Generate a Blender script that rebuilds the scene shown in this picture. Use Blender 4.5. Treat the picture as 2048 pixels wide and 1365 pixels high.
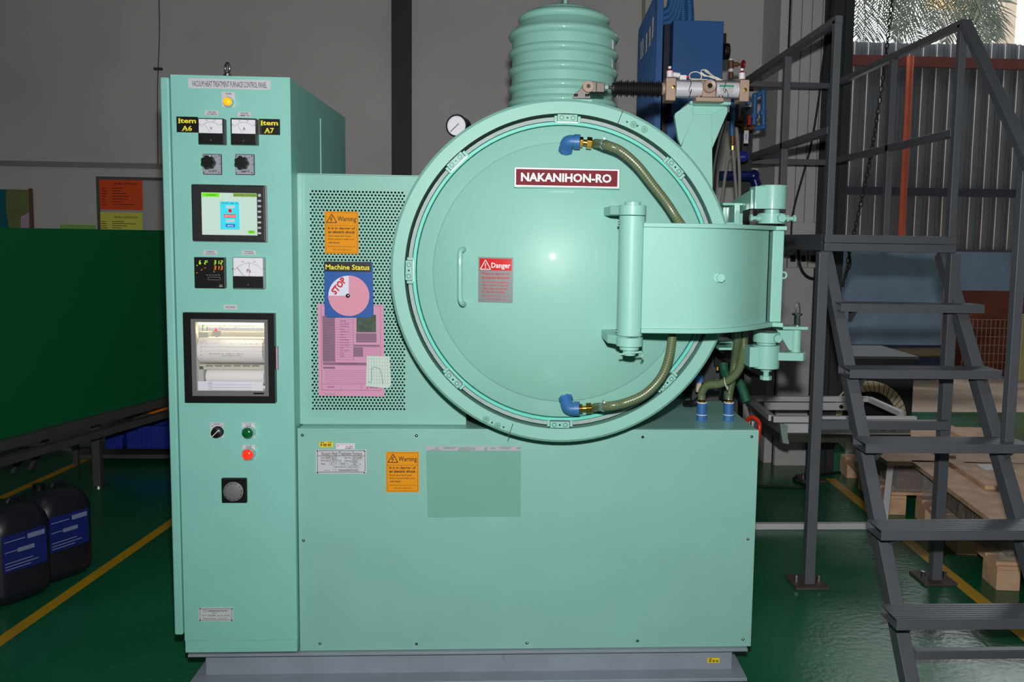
import bpy, bmesh, math, random
from mathutils import Vector, Matrix
random.seed(7)
for o in list(bpy.data.objects): bpy.data.objects.remove(o)
SC = bpy.context.scene; COL = SC.collection
PI = math.pi
# ------------------------------------------------------------------ camera
F, PITCH, YAW, ROLL, CXO, CYO, EYE = 1682.5, 0.0903, 0.0526, 0.0156, 90.0, -55.1, 1.5
cp, sp, cy, sy = math.cos(PITCH), math.sin(PITCH), math.cos(YAW), math.sin(YAW)
FW = Vector((sy*cp, cy*cp, -sp)); R0 = Vector((cy, -sy, 0)); U0 = R0.cross(FW)
RT = math.cos(ROLL)*R0 + math.sin(ROLL)*U0
UP = -math.sin(ROLL)*R0 + math.cos(ROLL)*U0
CAM = Vector((0, 0, EYE))
cd = bpy.data.cameras.new('camera'); cam = bpy.data.objects.new('camera', cd); COL.objects.link(cam)
cd.sensor_width = 36; cd.lens = F/2048*36; cd.shift_x = -CXO/2048; cd.shift_y = CYO/2048
cd.clip_start = .05; cd.clip_end = 200
cam.matrix_world = Matrix(((RT.x, UP.x, -FW.x, CAM.x), (RT.y, UP.y, -FW.y, CAM.y), (RT.z, UP.z, -FW.z, CAM.z), (0, 0, 0, 1)))
SC.camera = cam
# ------------------------------------------------------------------ light and exposure
w = bpy.data.worlds.new('sky'); SC.world = w; w.use_nodes = True
bg = w.node_tree.nodes['Background']; bg.inputs[0].default_value = (.93, .97, 1, 1); bg.inputs[1].default_value = 4.0
fl = bpy.data.lights.new('camera_flash', 'SPOT'); flo = bpy.data.objects.new('camera_flash', fl); COL.objects.link(flo)
fl.energy = 285; fl.spot_size = math.radians(128); fl.spot_blend = 1.0; fl.shadow_soft_size = .028; fl.color = (1, .98, .96)
flo.location = (0.01, 0.02, EYE+.19); flo.rotation_euler = Vector((.05, 1, -.06)).to_track_quat('-Z', 'Y').to_euler()
for lx, ly in ((-2.2, 1.0), (2.6, 1.0), (.3, -2.4)):  # unseen area lights added under the ceiling as dim ambient fill
    al = bpy.data.lights.new('ceiling_fill', 'AREA'); ao = bpy.data.objects.new('ceiling_fill', al); COL.objects.link(ao)
    al.shape = 'RECTANGLE'; al.size = 1.2; al.size_y = .25; al.energy = 8; al.color = (.9, 1, .96); ao.location = (lx, ly, 5.2)
vs = SC.view_settings; vs.view_transform = 'Standard'; vs.look = 'None'; vs.gamma = 1; vs.exposure = 0; vs.use_curve_mapping = False
# ------------------------------------------------------------------ helpers
def Q(px, py, Y):
    """world point on the plane y=Y seen at photo pixel px,py"""
    d = FW*F + RT*(px-1024-CXO) - UP*(py-682.5-CYO)
    return CAM + d*(Y/d.y)
def QZ(px, py, z):
    d = FW*F + RT*(px-1024-CXO) - UP*(py-682.5-CYO)
    return CAM + d*((z-EYE)/d.z)
def X_(px, py, Y): return Q(px, py, Y).x
def Z_(px, py, Y): return Q(px, py, Y).z
def M(px, Y): return px*Y/F*.985
_txt = {}
def txtmesh(s, bold):
    k = (s, bold)
    if k not in _txt:
        c = bpy.data.curves.new('t', 'FONT'); c.body = s; c.size = 1; c.resolution_u = 2; c.offset = bold
        o = bpy.data.objects.new('t', c); COL.objects.link(o)
        m = bpy.data.meshes.new_from_object(o.evaluated_get(bpy.context.evaluated_depsgraph_get()))
        bpy.data.objects.remove(o); bpy.data.curves.remove(c)
        vv = [(v.co.x, v.co.y) for v in m.vertices]; ff = [tuple(p.vertices) for p in m.polygons]
        bpy.data.meshes.remove(m)
        _txt[k] = (vv, ff)
    return _txt[k]
class MB:
    def __init__(s): s.v = []; s.f = []; s.sm = False
    def add(s, vs, fs):
        n = len(s.v); s.v += [Vector(p) for p in vs]; s.f += [tuple(i+n for i in f) for f in fs]; return s
    def box(s, x0, x1, y0, y1, z0, z1):
        return s.add([(x, y, z) for z in (z0, z1) for y in (y0, y1) for x in (x0, x1)],
                     [(0, 2, 3, 1), (4, 5, 7, 6), (0, 1, 5, 4), (2, 6, 7, 3), (0, 4, 6, 2), (1, 3, 7, 5)])
    def px(s, a, b, c, d, Y, t=.004):
        m, n = (b+d)/2, (a+c)/2
        return s.box(X_(a, m, Y), X_(c, m, Y), Y, Y+t, Z_(n, d, Y), Z_(n, b, Y))
    def bar(s, p, q, w, h=None, up=(0, 0, 1)):
        h = h or w; p, q = Vector(p), Vector(q); d = (q-p).normalized(); u = Vector(up)
        if abs(d.dot(u)) > .98: u = Vector((0, 1, 0))
        r = d.cross(u).normalized(); u = r.cross(d)
        c = [r*(w/2)*i + u*(h/2)*j for i, j in ((-1, -1), (1, -1), (1, 1), (-1, 1))]
        return s.add([p+k for k in c]+[q+k for k in c], [(0, 3, 2, 1), (4, 5, 6, 7), (0, 1, 5, 4), (1, 2, 6, 5), (2, 3, 7, 6), (3, 0, 4, 7)])
    def cyl(s, p, q, r, r2=None, n=20, cap=True, ph=0):
        r2 = r if r2 is None else r2; p, q = Vector(p), Vector(q); d = (q-p).normalized()
        a = d.orthogonal().normalized(); b = d.cross(a)
        A = [a*math.cos(ph+2*PI*i/n)+b*math.sin(ph+2*PI*i/n) for i in range(n)]
        fs = [(i, (i+1) % n, n+(i+1) % n, n+i) for i in range(n)]
        if cap: fs += [tuple(range(n-1, -1, -1)), tuple(range(n, 2*n))]
        return s.add([p+k*r for k in A]+[q+k*r2 for k in A], fs)
    def tube(s, pts, r, n=10, cap=True):
        pts = [Vector(p) for p in pts]; V = []; t0 = None
        R = r if callable(r) else (lambda u: r)
        m = len(pts)
        for i, p in enumerate(pts):
            t = (pts[min(i+1, m-1)]-pts[max(i-1, 0)]).normalized()
            if t0 is None: a = t.orthogonal().normalized()
            else:
                a = t0.rotation_difference(t) @ a; a = (a-t*a.dot(t)).normalized()
            t0 = t; b = t.cross(a); rr = R(i/(m-1))
            V += [p+(a*math.cos(2*PI*k/n)+b*math.sin(2*PI*k/n))*rr for k in range(n)]
        fs = [(i*n+k, i*n+(k+1) % n, (i+1)*n+(k+1) % n, (i+1)*n+k) for i in range(m-1) for k in range(n)]
        if cap: fs += [tuple(range(n-1, -1, -1)), tuple(range((m-1)*n, m*n))]
        return s.add(V, fs)
    def lathe(s, prof, c, ax=(0, 0, 1), n=48, close=False):
        c = Vector(c); ax = Vector(ax).normalized(); a = ax.orthogonal().normalized(); b = ax.cross(a); m = len(prof)
        V = [c+ax*t+(a*math.cos(2*PI*i/n)+b*math.sin(2*PI*i/n))*max(r, 1e-5) for r, t in prof for i in range(n)]
        fs = [(j*n+i, j*n+(i+1) % n, ((j+1) % m)*n+(i+1) % n, ((j+1) % m)*n+i) for j in range(m if close else m-1) for i in range(n)]
        return s.add(V, fs)
    def prism(s, P, y0, y1, pl='xz'):
        def T(p, h):
            return (p[0], h, p[1]) if pl == 'xz' else ((p[0], p[1], h) if pl == 'xy' else (h, p[0], p[1]))
        n = len(P)
        return s.add([T(p, y0) for p in P]+[T(p, y1) for p in P],
                     [tuple(range(n)), tuple(range(2*n-1, n-1, -1))]+[(i, n+i, n+(i+1) % n, (i+1) % n) for i in range(n)])
    def pxpoly(s, P, Y, t): return s.prism([(Q(a, b, Y).x, Q(a, b, Y).z) for a, b in P], Y, Y+t)
    def ball(s, c, r, n=12, sc=(1, 1, 1)):
        c = Vector(c); V = []; m = n//2
        for j in range(m+1):
            th = PI*j/m
            for i in range(n):
                ph = 2*PI*i/n
                V.append(c+Vector((math.sin(th)*math.cos(ph)*sc[0], math.sin(th)*math.sin(ph)*sc[1], math.cos(th)*sc[2]))*r)
        return s.add(V, [(j*n+i, j*n+(i+1) % n, (j+1)*n+(i+1) % n, (j+1)*n+i) for j in range(m) for i in range(n)])
    def torus(s, c, R, r, ax=(0, 1, 0), n=24, k=8):
        return s.lathe([(R+r*math.cos(2*PI*i/k), r*math.sin(2*PI*i/k)) for i in range(k)], c, ax, n, True)
    def text(s, t, x0, z0, x1, z1, Y, bold=0, rot=0, shear=0):
        vv, ff = txtmesh(t, bold)
        if not vv: return s
        a0 = min(p[0] for p in vv); a1 = max(p[0] for p in vv); b0 = min(p[1] for p in vv); b1 = max(p[1] for p in vv)
        cx, cz = (x0+x1)/2, (z0+z1)/2; V = []
        for a, b in vv:
            u = ((a-a0)/(a1-a0)-.5)*(x1-x0); w_ = ((b-b0)/(b1-b0)-.5)*(z1-z0); u += shear*w_
            V.append((cx+u*math.cos(rot)-w_*math.sin(rot), Y, cz+u*math.sin(rot)+w_*math.cos(rot)))
        return s.add(V, ff)
    def tpx(s, t, a, b, c, d, Y, bold=0, rot=0, shear=0):
        m, n = (b+d)/2, (a+c)/2
        return s.text(t, X_(a, m, Y), Z_(n, d, Y), X_(c, m, Y), Z_(n, b, Y), Y, bold, rot, shear)
LOC = {}
def build(name, mb, mat, parent=None, bevel=0, smooth=40, label=None, kind=None, merge=False, bseg=2):
    me = bpy.data.meshes.new(name)
    org = LOC.get(parent.name, Vector((0, 0, 0))) if parent else Vector((0, 0, 0))
    if merge is not None:
        bm = bmesh.new()
        vv = [bm.verts.new(p-org) for p in mb.v]
        for f in mb.f:
            try: bm.faces.new([vv[i] for i in f])
            except ValueError: pass
        if merge: bmesh.ops.remove_doubles(bm, verts=bm.verts, dist=1e-5)
        if merge != 'flat': bmesh.ops.recalc_face_normals(bm, faces=bm.faces)
        bm.to_mesh(me); bm.free()
    me.materials.append(mat)
    if smooth:
        for p in me.polygons: p.use_smooth = True
        me.set_sharp_from_angle(angle=math.radians(smooth))
    o = bpy.data.objects.new(name, me); COL.objects.link(o)
    if parent: o.parent = parent; LOC[o.name] = org
    if bevel:
        b = o.modifiers.new('bevel', 'BEVEL'); b.width = bevel; b.segments = bseg; b.limit_method = 'ANGLE'; b.angle_limit = math.radians(35)
        b.harden_normals = True
    if label: o['label'] = label
    if kind: o['kind'] = kind
    return o
def tag(o, label, cat, group=None, kind=None):
    o['label'] = label; o['category'] = cat
    if group: o['group'] = group
    if kind: o['kind'] = kind
    return o
def thing(name, label, cat, loc, group=None):
    o = bpy.data.objects.new(name, None); COL.objects.link(o); o.location = loc; o.empty_display_size = .1
    LOC[o.name] = Vector(loc)
    return tag(o, label, cat, group)
def struct(name, mb, mat, **k): return build(name, mb, mat, kind='structure', **k)
def share(src, name_, parent, off):
    """copy of a part moved by off, mesh data shared"""
    c = src.copy(); COL.objects.link(c); c.parent = parent; c.location = src.location+Vector(off); LOC[c.name] = LOC.get(src.name, Vector()); return c
# ------------------------------------------------------------------ materials
def S(r, g, b):
    f = lambda c: ((c/255+.055)/1.055)**2.4 if c/255 > .04045 else c/255/12.92
    return (f(r), f(g), f(b), 1)
MATS = {}
def mat(name, col, rough=.5, metal=0, bump=0, bscale=200, var=0, vscale=8, emit=0, coat=0, spec=.5, alpha=1, ecol=None):
    if name in MATS: return MATS[name]
    m = bpy.data.materials.new(name); m.use_nodes = True; nt = m.node_tree; p = nt.nodes['Principled BSDF']
    p.inputs['Base Color'].default_value = col; p.inputs['Roughness'].default_value = rough; p.inputs['Metallic'].default_value = metal
    p.inputs['Specular IOR Level'].default_value = spec; p.inputs['Coat Weight'].default_value = coat; p.inputs['Coat Roughness'].default_value = .035
    p.inputs['Alpha'].default_value = alpha
    if emit: p.inputs['Emission Color'].default_value = ecol or col; p.inputs['Emission Strength'].default_value = emit
    tc = nt.nodes.new('ShaderNodeTexCoord')
    if bump:
        n = nt.nodes.new('ShaderNodeTexNoise'); n.inputs['Scale'].default_value = bscale; n.inputs['Detail'].default_value = 2
        b = nt.nodes.new('ShaderNodeBump'); b.inputs['Strength'].default_value = bump; b.inputs['Distance'].default_value = .001
        nt.links.new(tc.outputs['Object'], n.inputs['Vector']); nt.links.new(n.outputs[0], b.inputs['Height']); nt.links.new(b.outputs[0], p.inputs['Normal'])
    if var:
        n = nt.nodes.new('ShaderNodeTexNoise'); n.inputs['Scale'].default_value = vscale; n.inputs['Detail'].default_value = 5
        r = nt.nodes.new('ShaderNodeMapRange'); r.inputs[1].default_value = .3; r.inputs[2].default_value = .7; r.inputs[3].default_value = 1-var; r.inputs[4].default_value = 1+var
        v = nt.nodes.new('ShaderNodeVectorMath'); v.operation = 'SCALE'; v.inputs[0].default_value = col[:3]
        nt.links.new(tc.outputs['Object'], n.inputs['Vector']); nt.links.new(n.outputs[0], r.inputs[0]); nt.links.new(r.outputs[0], v.inputs['Scale']); nt.links.new(v.outputs[0], p.inputs['Base Color'])
    MATS[name] = m; return m
MINT = mat('mint_paint', S(137, 191, 179), .42, bump=.05, bscale=150, var=.03, vscale=5, coat=.35, spec=.3)
MINTC = mat('cabinet_paint', S(133, 198, 187), .45, bump=.1, bscale=420, var=.03, vscale=5)
MINTL = mat('lower_cabinet_paint', S(134, 187, 177), .45, coat=.3, bump=.1, bscale=420, var=.03, vscale=5)
TEAL = mat('teal_gasket_paint', S(96, 200, 184), .5)
STEEL = mat('steel', S(190, 192, 192), .25, 1)
CHROME = mat('chrome', S(225, 225, 225), .1, 1)
ZINC = mat('zinc_plate', S(146, 168, 164), .6, .1, var=.1, vscale=30)
BLACK = mat('black_plastic', S(18, 18, 19), .35)
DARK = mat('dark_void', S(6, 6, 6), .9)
RUBBER = mat('black_rubber', S(16, 16, 17), .6)
WHITE = mat('white_plastic', S(225, 225, 225), .45)
PLATE = mat('engraved_plate_grey', S(196, 198, 204), .45)
INK = mat('black_ink', S(20, 20, 24), .6)
SILV = mat('silver_label', S(128, 136, 138), .55, .2)
GREYST = mat('grey_steel_paint', S(96, 100, 107), .38, bump=.15, bscale=90, var=.06, vscale=6)
BASEG = mat('base_grey_paint', S(136, 146, 158), .45, bump=.15, bscale=120, var=.08, vscale=6)
BRASS = mat('brass', S(214, 168, 80), .25, 1)
BRONZE = mat('bronze', S(112, 80, 56), .45, .4, var=.2, vscale=40)
TAUPE = mat('taupe_casting', S(150, 128, 112), .45, bump=.1, bscale=200)
BLUEP = mat('blue_pvc', S(50, 104, 160), .4)
BLUEC = mat('blue_cabinet_paint', S(28, 86, 146), .5, var=.06, vscale=4)
BLUED = mat('dark_blue_pipe', S(16, 32, 92), .25)
BLUER = mat('blue_hose', S(34, 92, 150), .5)
HOSE = mat('olive_hose', S(98, 112, 80), .3, coat=.4)
HOSER = mat('olive_hose_helix', S(70, 82, 50), .3)
ORANGE = mat('warning_orange', S(226, 146, 0), .7, spec=.3)
YEL = mat('yellow_print', S(240, 226, 50), .5)
REDP = mat('red_print', S(200, 16, 22), .4)
PINK = mat('pink_paper', S(208, 150, 180), .9)
PINKG = mat('print_mauve', S(138, 104, 128), .8)
BBOARD = mat('status_board_blue', S(14, 82, 160), .6)
CRATEW = mat('plywood', S(224, 184, 150), .7, var=.16, vscale=14)
GREENB = mat('green_board', S(6, 108, 60), .5, var=.03, vscale=2)
# ------------------------------------------------------------------ setting
def wallmat(name, col, scuff=.08):
    m = mat(name, col, .75, bump=.25, bscale=60, var=scuff, vscale=1.3); return m
WALL = wallmat('grey_plaster', S(200, 197, 196)); PANELW = wallmat('grey_wall_panel', S(200, 196, 198), .04)
CEIL = mat('ceiling_paint', S(120, 120, 120), .8)
fm = bpy.data.materials.new('green_epoxy'); fm.use_nodes = True; nt = fm.node_tree; p = nt.nodes['Principled BSDF']
tc = nt.nodes.new('ShaderNodeTexCoord')
n1 = nt.nodes.new('ShaderNodeTexNoise'); n1.inputs['Scale'].default_value = 1.1; n1.inputs['Detail'].default_value = 6
n2 = nt.nodes.new('ShaderNodeTexNoise'); n2.inputs['Scale'].default_value = 14; n2.inputs['Detail'].default_value = 4; n2.inputs['Roughness'].default_value = .7
cr = nt.nodes.new('ShaderNodeValToRGB'); cr.color_ramp.elements[0].position = .3; cr.color_ramp.elements[0].color = S(14, 88, 58); cr.color_ramp.elements[1].position = .72; cr.color_ramp.elements[1].color = S(32, 122, 80)
sp_ = nt.nodes.new('ShaderNodeValToRGB'); sp_.color_ramp.elements[0].position = .24; sp_.color_ramp.elements[0].color = (.35, .3, .28, 1); sp_.color_ramp.elements[1].position = .33; sp_.color_ramp.elements[1].color = (1, 1, 1, 1)
mx = nt.nodes.new('ShaderNodeMix'); mx.data_type = 'RGBA'; mx.blend_type = 'MULTIPLY'; mx.inputs[0].default_value = 1
rr = nt.nodes.new('ShaderNodeMapRange'); rr.inputs[1].default_value = .3; rr.inputs[2].default_value = .7; rr.inputs[3].default_value = .15; rr.inputs[4].default_value = .3
bp = nt.nodes.new('ShaderNodeBump'); bp.inputs['Strength'].default_value = .35; bp.inputs['Distance'].default_value = .004
n3 = nt.nodes.new('ShaderNodeTexNoise'); n3.inputs['Scale'].default_value = 38; n3.inputs['Detail'].default_value = 3
for a, b in ((n1, 'Vector'), (n2, 'Vector'), (n3, 'Vector')): nt.links.new(tc.outputs['Object'], a.inputs[b])
nt.links.new(n1.outputs[0], cr.inputs[0]); nt.links.new(n2.outputs[0], sp_.inputs[0]); nt.links.new(cr.outputs[0], mx.inputs[6]); nt.links.new(sp_.outputs[0], mx.inputs[7])
nt.links.new(mx.outputs[2], p.inputs['Base Color']); nt.links.new(n1.outputs[0], rr.inputs[0]); nt.links.new(rr.outputs[0], p.inputs['Roughness']); nt.links.new(n3.outputs[0], bp.inputs['Height']); nt.links.new(bp.outputs[0], p.inputs['Normal'])
YW = 5.9            # left part of the back wall
YP = 5.45           # pier and panel wall on the right
XO = X_(1668, 400, 5.3)   # edge of the big doorway
xp0 = X_(1549, 500, YP)
struct('floor', MB().box(-5, 9.5, -4, 7.2, -.1, 0), fm, smooth=0)
struct('wall_back', MB().box(-5, xp0+.02, YW, YW+.15, 0, 6.2), WALL, smooth=0)
def lin(px, Y): return X_(px, 400, Y)
struct('wall_pier', MB().box(xp0, lin(1569, YP), YP+.06, YW+.15, 0, 6.2), WALL, smooth=0)
wp = MB(); xa = lin(1569, YP); k = 0
pw = (XO-xa)/4
wp0 = build('wall_panelled', MB().box(xa, XO, YP+.03, YP+.18, 0, 6.2), DARK, smooth=0, kind='structure')
for k in range(4):
    build('panel', MB().box(xa+k*pw+.002, xa+(k+1)*pw-.002, YP, YP+.035, 1.62, 6.2), PANELW, wp0, bevel=.004, smooth=0)
build('plaster_base', MB().box(xa, XO, YP-.01, YP+.035, 0, 1.62), WALL, wp0, smooth=0)
struct('wall_left', MB().box(-5.15, -5, -4, YW+.15, 0, 6.2), WALL, smooth=0)
struct('wall_front', MB().box(-5.15, 9.65, -4.15, -4, 0, 6.2), WALL, smooth=0)
struct('wall_right', MB().box(9.5, 9.65, -4, 13.05, 0, 6.2), WALL, smooth=0)
struct('ceiling', MB().box(-5.15, 9.65, -4.15, 11.5, 6.2, 6.3), CEIL, smooth=0)
struct('wall_yard_side', MB().box(XO-.02, XO+.1, YW+.1, 13.0, 0, 6.2), WALL, smooth=0)
YARD = mat('tan_concrete', S(238, 214, 190), .8, bump=.3, bscale=30, var=.12, vscale=3)
struct('floor_yard', MB().box(XO, 9.5, 7.2, 14.5, -.1, .005), YARD, smooth=0)
COLD = mat('dark_steel_column', S(52, 56, 58), .5, bump=.1, bscale=60, var=.08, vscale=4)
# dark column against the wall and steel column at the doorway
c = MB(); x0, x1 = X_(783, 200, YW-.1), X_(820, 200, YW-.1)
c.box(x0, x1, YW-.1, YW-.085, 0, 6.2); c.box((x0+x1)/2-.005, (x0+x1)/2+.005, YW-.085, YW-.01, 0, 6.2); c.box(x0, x1, YW-.015, YW, 0, 6.2)
tag(build('steel_column', c, mat('near_black_steel', S(40, 44, 44), .6)), 'dark flat-faced steel column standing against the wall left of the round furnace', 'column')
yc = 5.25; c0, c1 = X_(1652, 420, yc), X_(1691, 420, yc)
t = thing('doorway_column', 'dark grey steel column at the doorway behind the platform railing', 'column', ((c0+c1)/2, yc, 0))
build('flange', MB().box(c0, c1, yc, yc+.012, 0, 6.2), COLD, t, smooth=0)
build('web', MB().box((c0+c1)/2-.006, (c0+c1)/2+.006, yc+.012, yc+.16, 0, 6.2), COLD, t, smooth=0)
build('flange', MB().box(c0, c1, yc+.16, yc+.172, 0, 6.2), COLD, t, smooth=0)
build('seam_strip', MB().box((c0+c1)/2, (c0+c1)/2+.008, yc-.004, yc, 0, 6.2), mat('seam_dark', S(26, 28, 30), .6), t, smooth=0)
# wall lines
g = mat('trunking_grey', S(140, 138, 138), .7)
a, b = Q(-5, 319, YW-.012), Q(322, 332, YW-.012)
tag(build('cable_trunking', MB().box(a.x, X_(335, 332, YW), YW-.02, YW, b.z-.02, b.z+.015), g, smooth=0), 'thin grey trunking running level along the wall behind the control cabinet', 'trunking')
t = thing('notice_board', 'thin framed whitish notice board on the wall left of the control cabinet', 'board', Q(196, 410, YW))
nx0, nz1 = X_(193, 400, YW-.02), Z_(250, 354, YW-.02)
build('panel', MB().box(nx0, nx0+1.2, YW-.012, YW, .6, nz1), mat('notice_white', S(176, 174, 178), .6), t, smooth=0)
fr = mat('board_frame', S(92, 92, 92), .4)
build('frame_rail', MB().box(nx0, nx0+1.2, YW-.02, YW-.011, nz1-.02, nz1), fr, t, smooth=0)
build('frame_rail', MB().box(nx0, nx0+.02, YW-.02, YW-.011, .6, nz1-.021), fr, t, smooth=0)
def sheet(name, r, Y, col, label, cat, lines, title, th=.0015):
    t = thing(name, label, cat, Q((r[0]+r[2])/2, r[3], Y))
    build('sheet', MB().px(*r, Y, th), mat(name+'_%d' % r[1], col, .6), t, smooth=0)
    m = MB(); m.tpx(title, r[0]+(r[2]-r[0])*.36, r[1]+8, r[0]+(r[2]-r[0])*.88, r[1]+12, Y-.0006, .01)
    for k in range(lines):
        y = r[1]+18+k*(r[3]-r[1]-24)/lines
        m.px(r[0]+5, y, r[0]+5+12*(.6+.4*random.random()), y+1.2, Y-.0006, .0004)
        m.px(r[0]+26, y, r[0]+26+(r[2]-r[0]-32)*(.3+.6*random.random()), y+1.1, Y-.0006, .0004)
    build('lettering', m, INK, t, smooth=0)
    return t
sheet('wall_poster', (198, 358, 285, 420), YW-.016, S(236, 84, 24), 'orange printed sheet on the wall above the yellow one', 'poster', 7, 'MATERIAL IDENTIFICATION')
sheet('wall_poster', (198, 425, 285, 478), YW-.016, S(226, 222, 90), 'yellow printed sheet on the wall below the orange one', 'poster', 7, 'MATERIAL IDENTIFICATION')
tag(build('paper_note', MB().px(120, 450, 192, 480, YW-.006, .002), mat('green_note', S(132, 190, 90), .5), smooth=0), 'light green plastic sleeve on the wall behind the green board top', 'paper')
t = thing('picture_panel', 'teal and olive picture panel on the wall at the left edge of the photo', 'picture', Q(30, 480, YW-.03))
build('backing', MB().px(-30, 379, 61, 490, YW-.02, .012), mat('olive_print', S(118, 128, 78), .6, var=.1), t, smooth=0)
build('teal_area', MB().pxpoly([(-30, 378), (12, 379), (11, 420), (16, 445), (20, 490), (-30, 490)], YW-.023, .002), mat('teal_print', S(10, 104, 116), .6), t, smooth=0)
build('pale_area', MB().pxpoly([(42, 434), (58, 425), (58, 490), (40, 490)], YW-.023, .002), mat('mauve_print', S(196, 160, 190), .6), t, smooth=0)
build('edge_frame', MB().px(59, 377, 65, 490, YW-.026, .016), mat('brown_frame', S(110, 78, 66), .6), t, smooth=0)
def cable(name, label, pts, r, m, n=8, cat='cable', sub=6):
    P = smoothpath(pts, sub); return tag(build(name, MB().tube(P, r, n), m), label, cat)
def smoothpath(pts, sub=6):
    P = [Vector(p) for p in pts]; out = []
    for i in range(len(P)-1):
        a, b, c, d = P[max(i-1, 0)], P[i], P[i+1], P[min(i+2, len(P)-1)]
        for k in range(sub):
            t = k/sub
            out.append(.5*((2*b)+(c-a)*t+(2*a-5*b+4*c-d)*t*t+(3*b-a-3*c+d)*t**3))
    out.append(P[-1]); return out
DG = mat('grimy_wire', S(64, 62, 60), .7)
cable('wall_wire', 'thin dark wire hanging down the wall above the cabinet left corner', [Q(317, -30, YW-.01), Q(319, 60, YW-.012), Q(316, 140, YW-.012), Q(315, 200, YW-.01), Q(316, 335, YW-.01)], .003, DG)
tag(build('wire_clip', MB().px(307, 135, 323, 140, YW-.02, .02), DG, smooth=0), 'small dark clip holding the thin wall wire', 'clip')
cable('wall_conduit', 'pale yellowish pipe going up the wall beside the blue hose rack', [Q(1287, -20, YW-.03), Q(1287, 60, YW-.03), Q(1286, 300, YW-.03)], .012, mat('ivory_pipe', S(150, 148, 118), .6))
# yellow floor markings
LY = mat('yellow_floor_paint', S(205, 160, 26), .45, var=.12, vscale=9)
def strip(pts, label, w0):
    a = QZ(*pts[0], 0); b = QZ(*pts[1], 0); d = (b-a).normalized(); nrm = Vector((-d.y, d.x, 0))*w0/2
    tag(build('floor_marking', MB().add([a+nrm+Vector((0, 0, h)) for h in (.0015,)]+[a-nrm+Vector((0, 0, .0015)), b-nrm+Vector((0, 0, .0015)), b+nrm+Vector((0, 0, .0015))], [(0, 1, 2, 3)]), LY, smooth=0), label, 'floor marking')
strip([(-60, 1326), (420, 992)], 'yellow line painted on the floor left of the control cabinet', .055)
strip([(0, 998), (190, 912)], 'yellow floor line under the low frame at the far left', .055)
strip([(1660, 958), (2075, 1293)], 'yellow line painted on the floor behind the steel stairs', .065)
# ------------------------------------------------------------------ yard: fence, panel, palms
YF = 12.8
CORR = mat('corrugated_grey', S(112, 119, 125), .45, .2, var=.05, vscale=2)
CREST_GLINT = mat('crest_glint', S(240, 230, 222), .4)  # pale colour painted in for sky glints along the fence ribs
fx0, fx1 = XO, 9.4
zt = Z_(1850, 84, YF); zb = .8
t = thing('corrugated_fence', 'tall grey corrugated sheet fence beyond the doorway', 'fence', ((fx0+fx1)/2, YF, 0))
pitch = (X_(2020, 300, YF)-X_(1723, 300, YF))/11
x = X_(1723, 300, YF)-pitch; x -= math.ceil((x-XO)/(3*pitch)-.2)*3*pitch; n = 0
while x < fx1:
    P = []
    for k in range(3):
        xx = x+k*pitch
        P += [(xx, YF), (xx+.012, YF-.05), (xx+.045, YF-.05), (xx+.06, YF), (xx+pitch*.62, YF), (xx+pitch*.66, YF+.012), (xx+pitch*.72, YF+.012), (xx+pitch*.76, YF)]
    P.append((x+3*pitch, YF)); m = MB(); dz = random.uniform(-.03, .03)
    V = [(a, b, z) for z in (zb, zt+dz) for a, b in P]; q = len(P)
    m.add(V, [(i, i+1, q+i+1, q+i) for i in range(q-1)])
    V = [(a, b+.003, z) for z in (zb, zt+dz) for a, b in P]; m.add(V, [(i, q+i, q+i+1, i+1) for i in range(q-1)])
    cs = build('corrugated_sheet', m, CORR, t, smooth=0, merge='flat')
    for k in range(3): build('rib_glint', MB().box(x+k*pitch+.006, x+k*pitch+.019, YF-.053, YF-.0505, zb, zt+dz), CREST_GLINT, cs, smooth=0)
    x += 3*pitch; n += 1
def beam(py0, py1, m, nm):
    z1, z0 = Z_(1850, py0, YF-.12), Z_(1850, py1, YF-.12)
    build(nm, MB().box(fx0, fx1, YF-.12, YF-.06, z0, z1), m, t, smooth=0)
RUST = mat('red_oxide', S(92, 38, 30), .7, var=.15)
beam(113, 134, RUST, 'top_rail'); beam(376, 392, mat('navy_paint', S(40, 48, 64), .6), 'middle_rail')
beam(498, 506, mat('dark_rail', S(50, 56, 70), .6), 'bottom_rail')
for px in (1700, 1980, 2060): build('fence_post', MB().bar((X_(px, 300, YF+.1), YF+.1, 0), (X_(px, 300, YF+.1), YF+.1, zt-.1), .08), RUST, t, smooth=0)
tag(build('orange_pole', MB().cyl((X_(1803, 470, YF-.25), YF-.25, 0), (X_(1821, 117, YF-.25), YF-.25, Z_(1821, 112, YF-.25)), .05), mat('orange_red_paint', S(168, 78, 50), .5, var=.12, vscale=3)), 'orange-red round pole in front of the corrugated fence', 'pole')
LB = mat('faded_blue_paint', S(160, 190, 224), .6, var=.13, vscale=3)
t = thing('blue_skip', 'big faded light blue steel box in the yard under the fence', 'container', (X_(1790, 600, 8.6), 8.6, 0))
build('front_panel', MB().px(1660, 500, 1886, 690, 8.6, .04), LB, t, smooth=0)
build('side_panel', MB().px(1886, 505, 2100, 582, 8.6, .04), LB, t, smooth=0)
build('hollow', MB().px(1660, 505, 2100, 575, 9.1, .03), LB, t, smooth=0)
build('skid', MB().px(1660, 690, 1886, 760, 8.75, .2), mat('skid_navy', S(44, 58, 84), .7), t, smooth=0)
build('tan_pipe', MB().cyl(Q(1640, 705, 8.55), Q(1886, 705, 8.55), .045), mat('tan_tube', S(150, 130, 106), .7, var=.1), t)  # unidentified tan pipe, grouped with the skip
t = thing('rusty_bin', 'rusty red-brown bin behind wire mesh in the yard', 'bin', (X_(1980, 700, 9.2), 9.2, 0))
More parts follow.
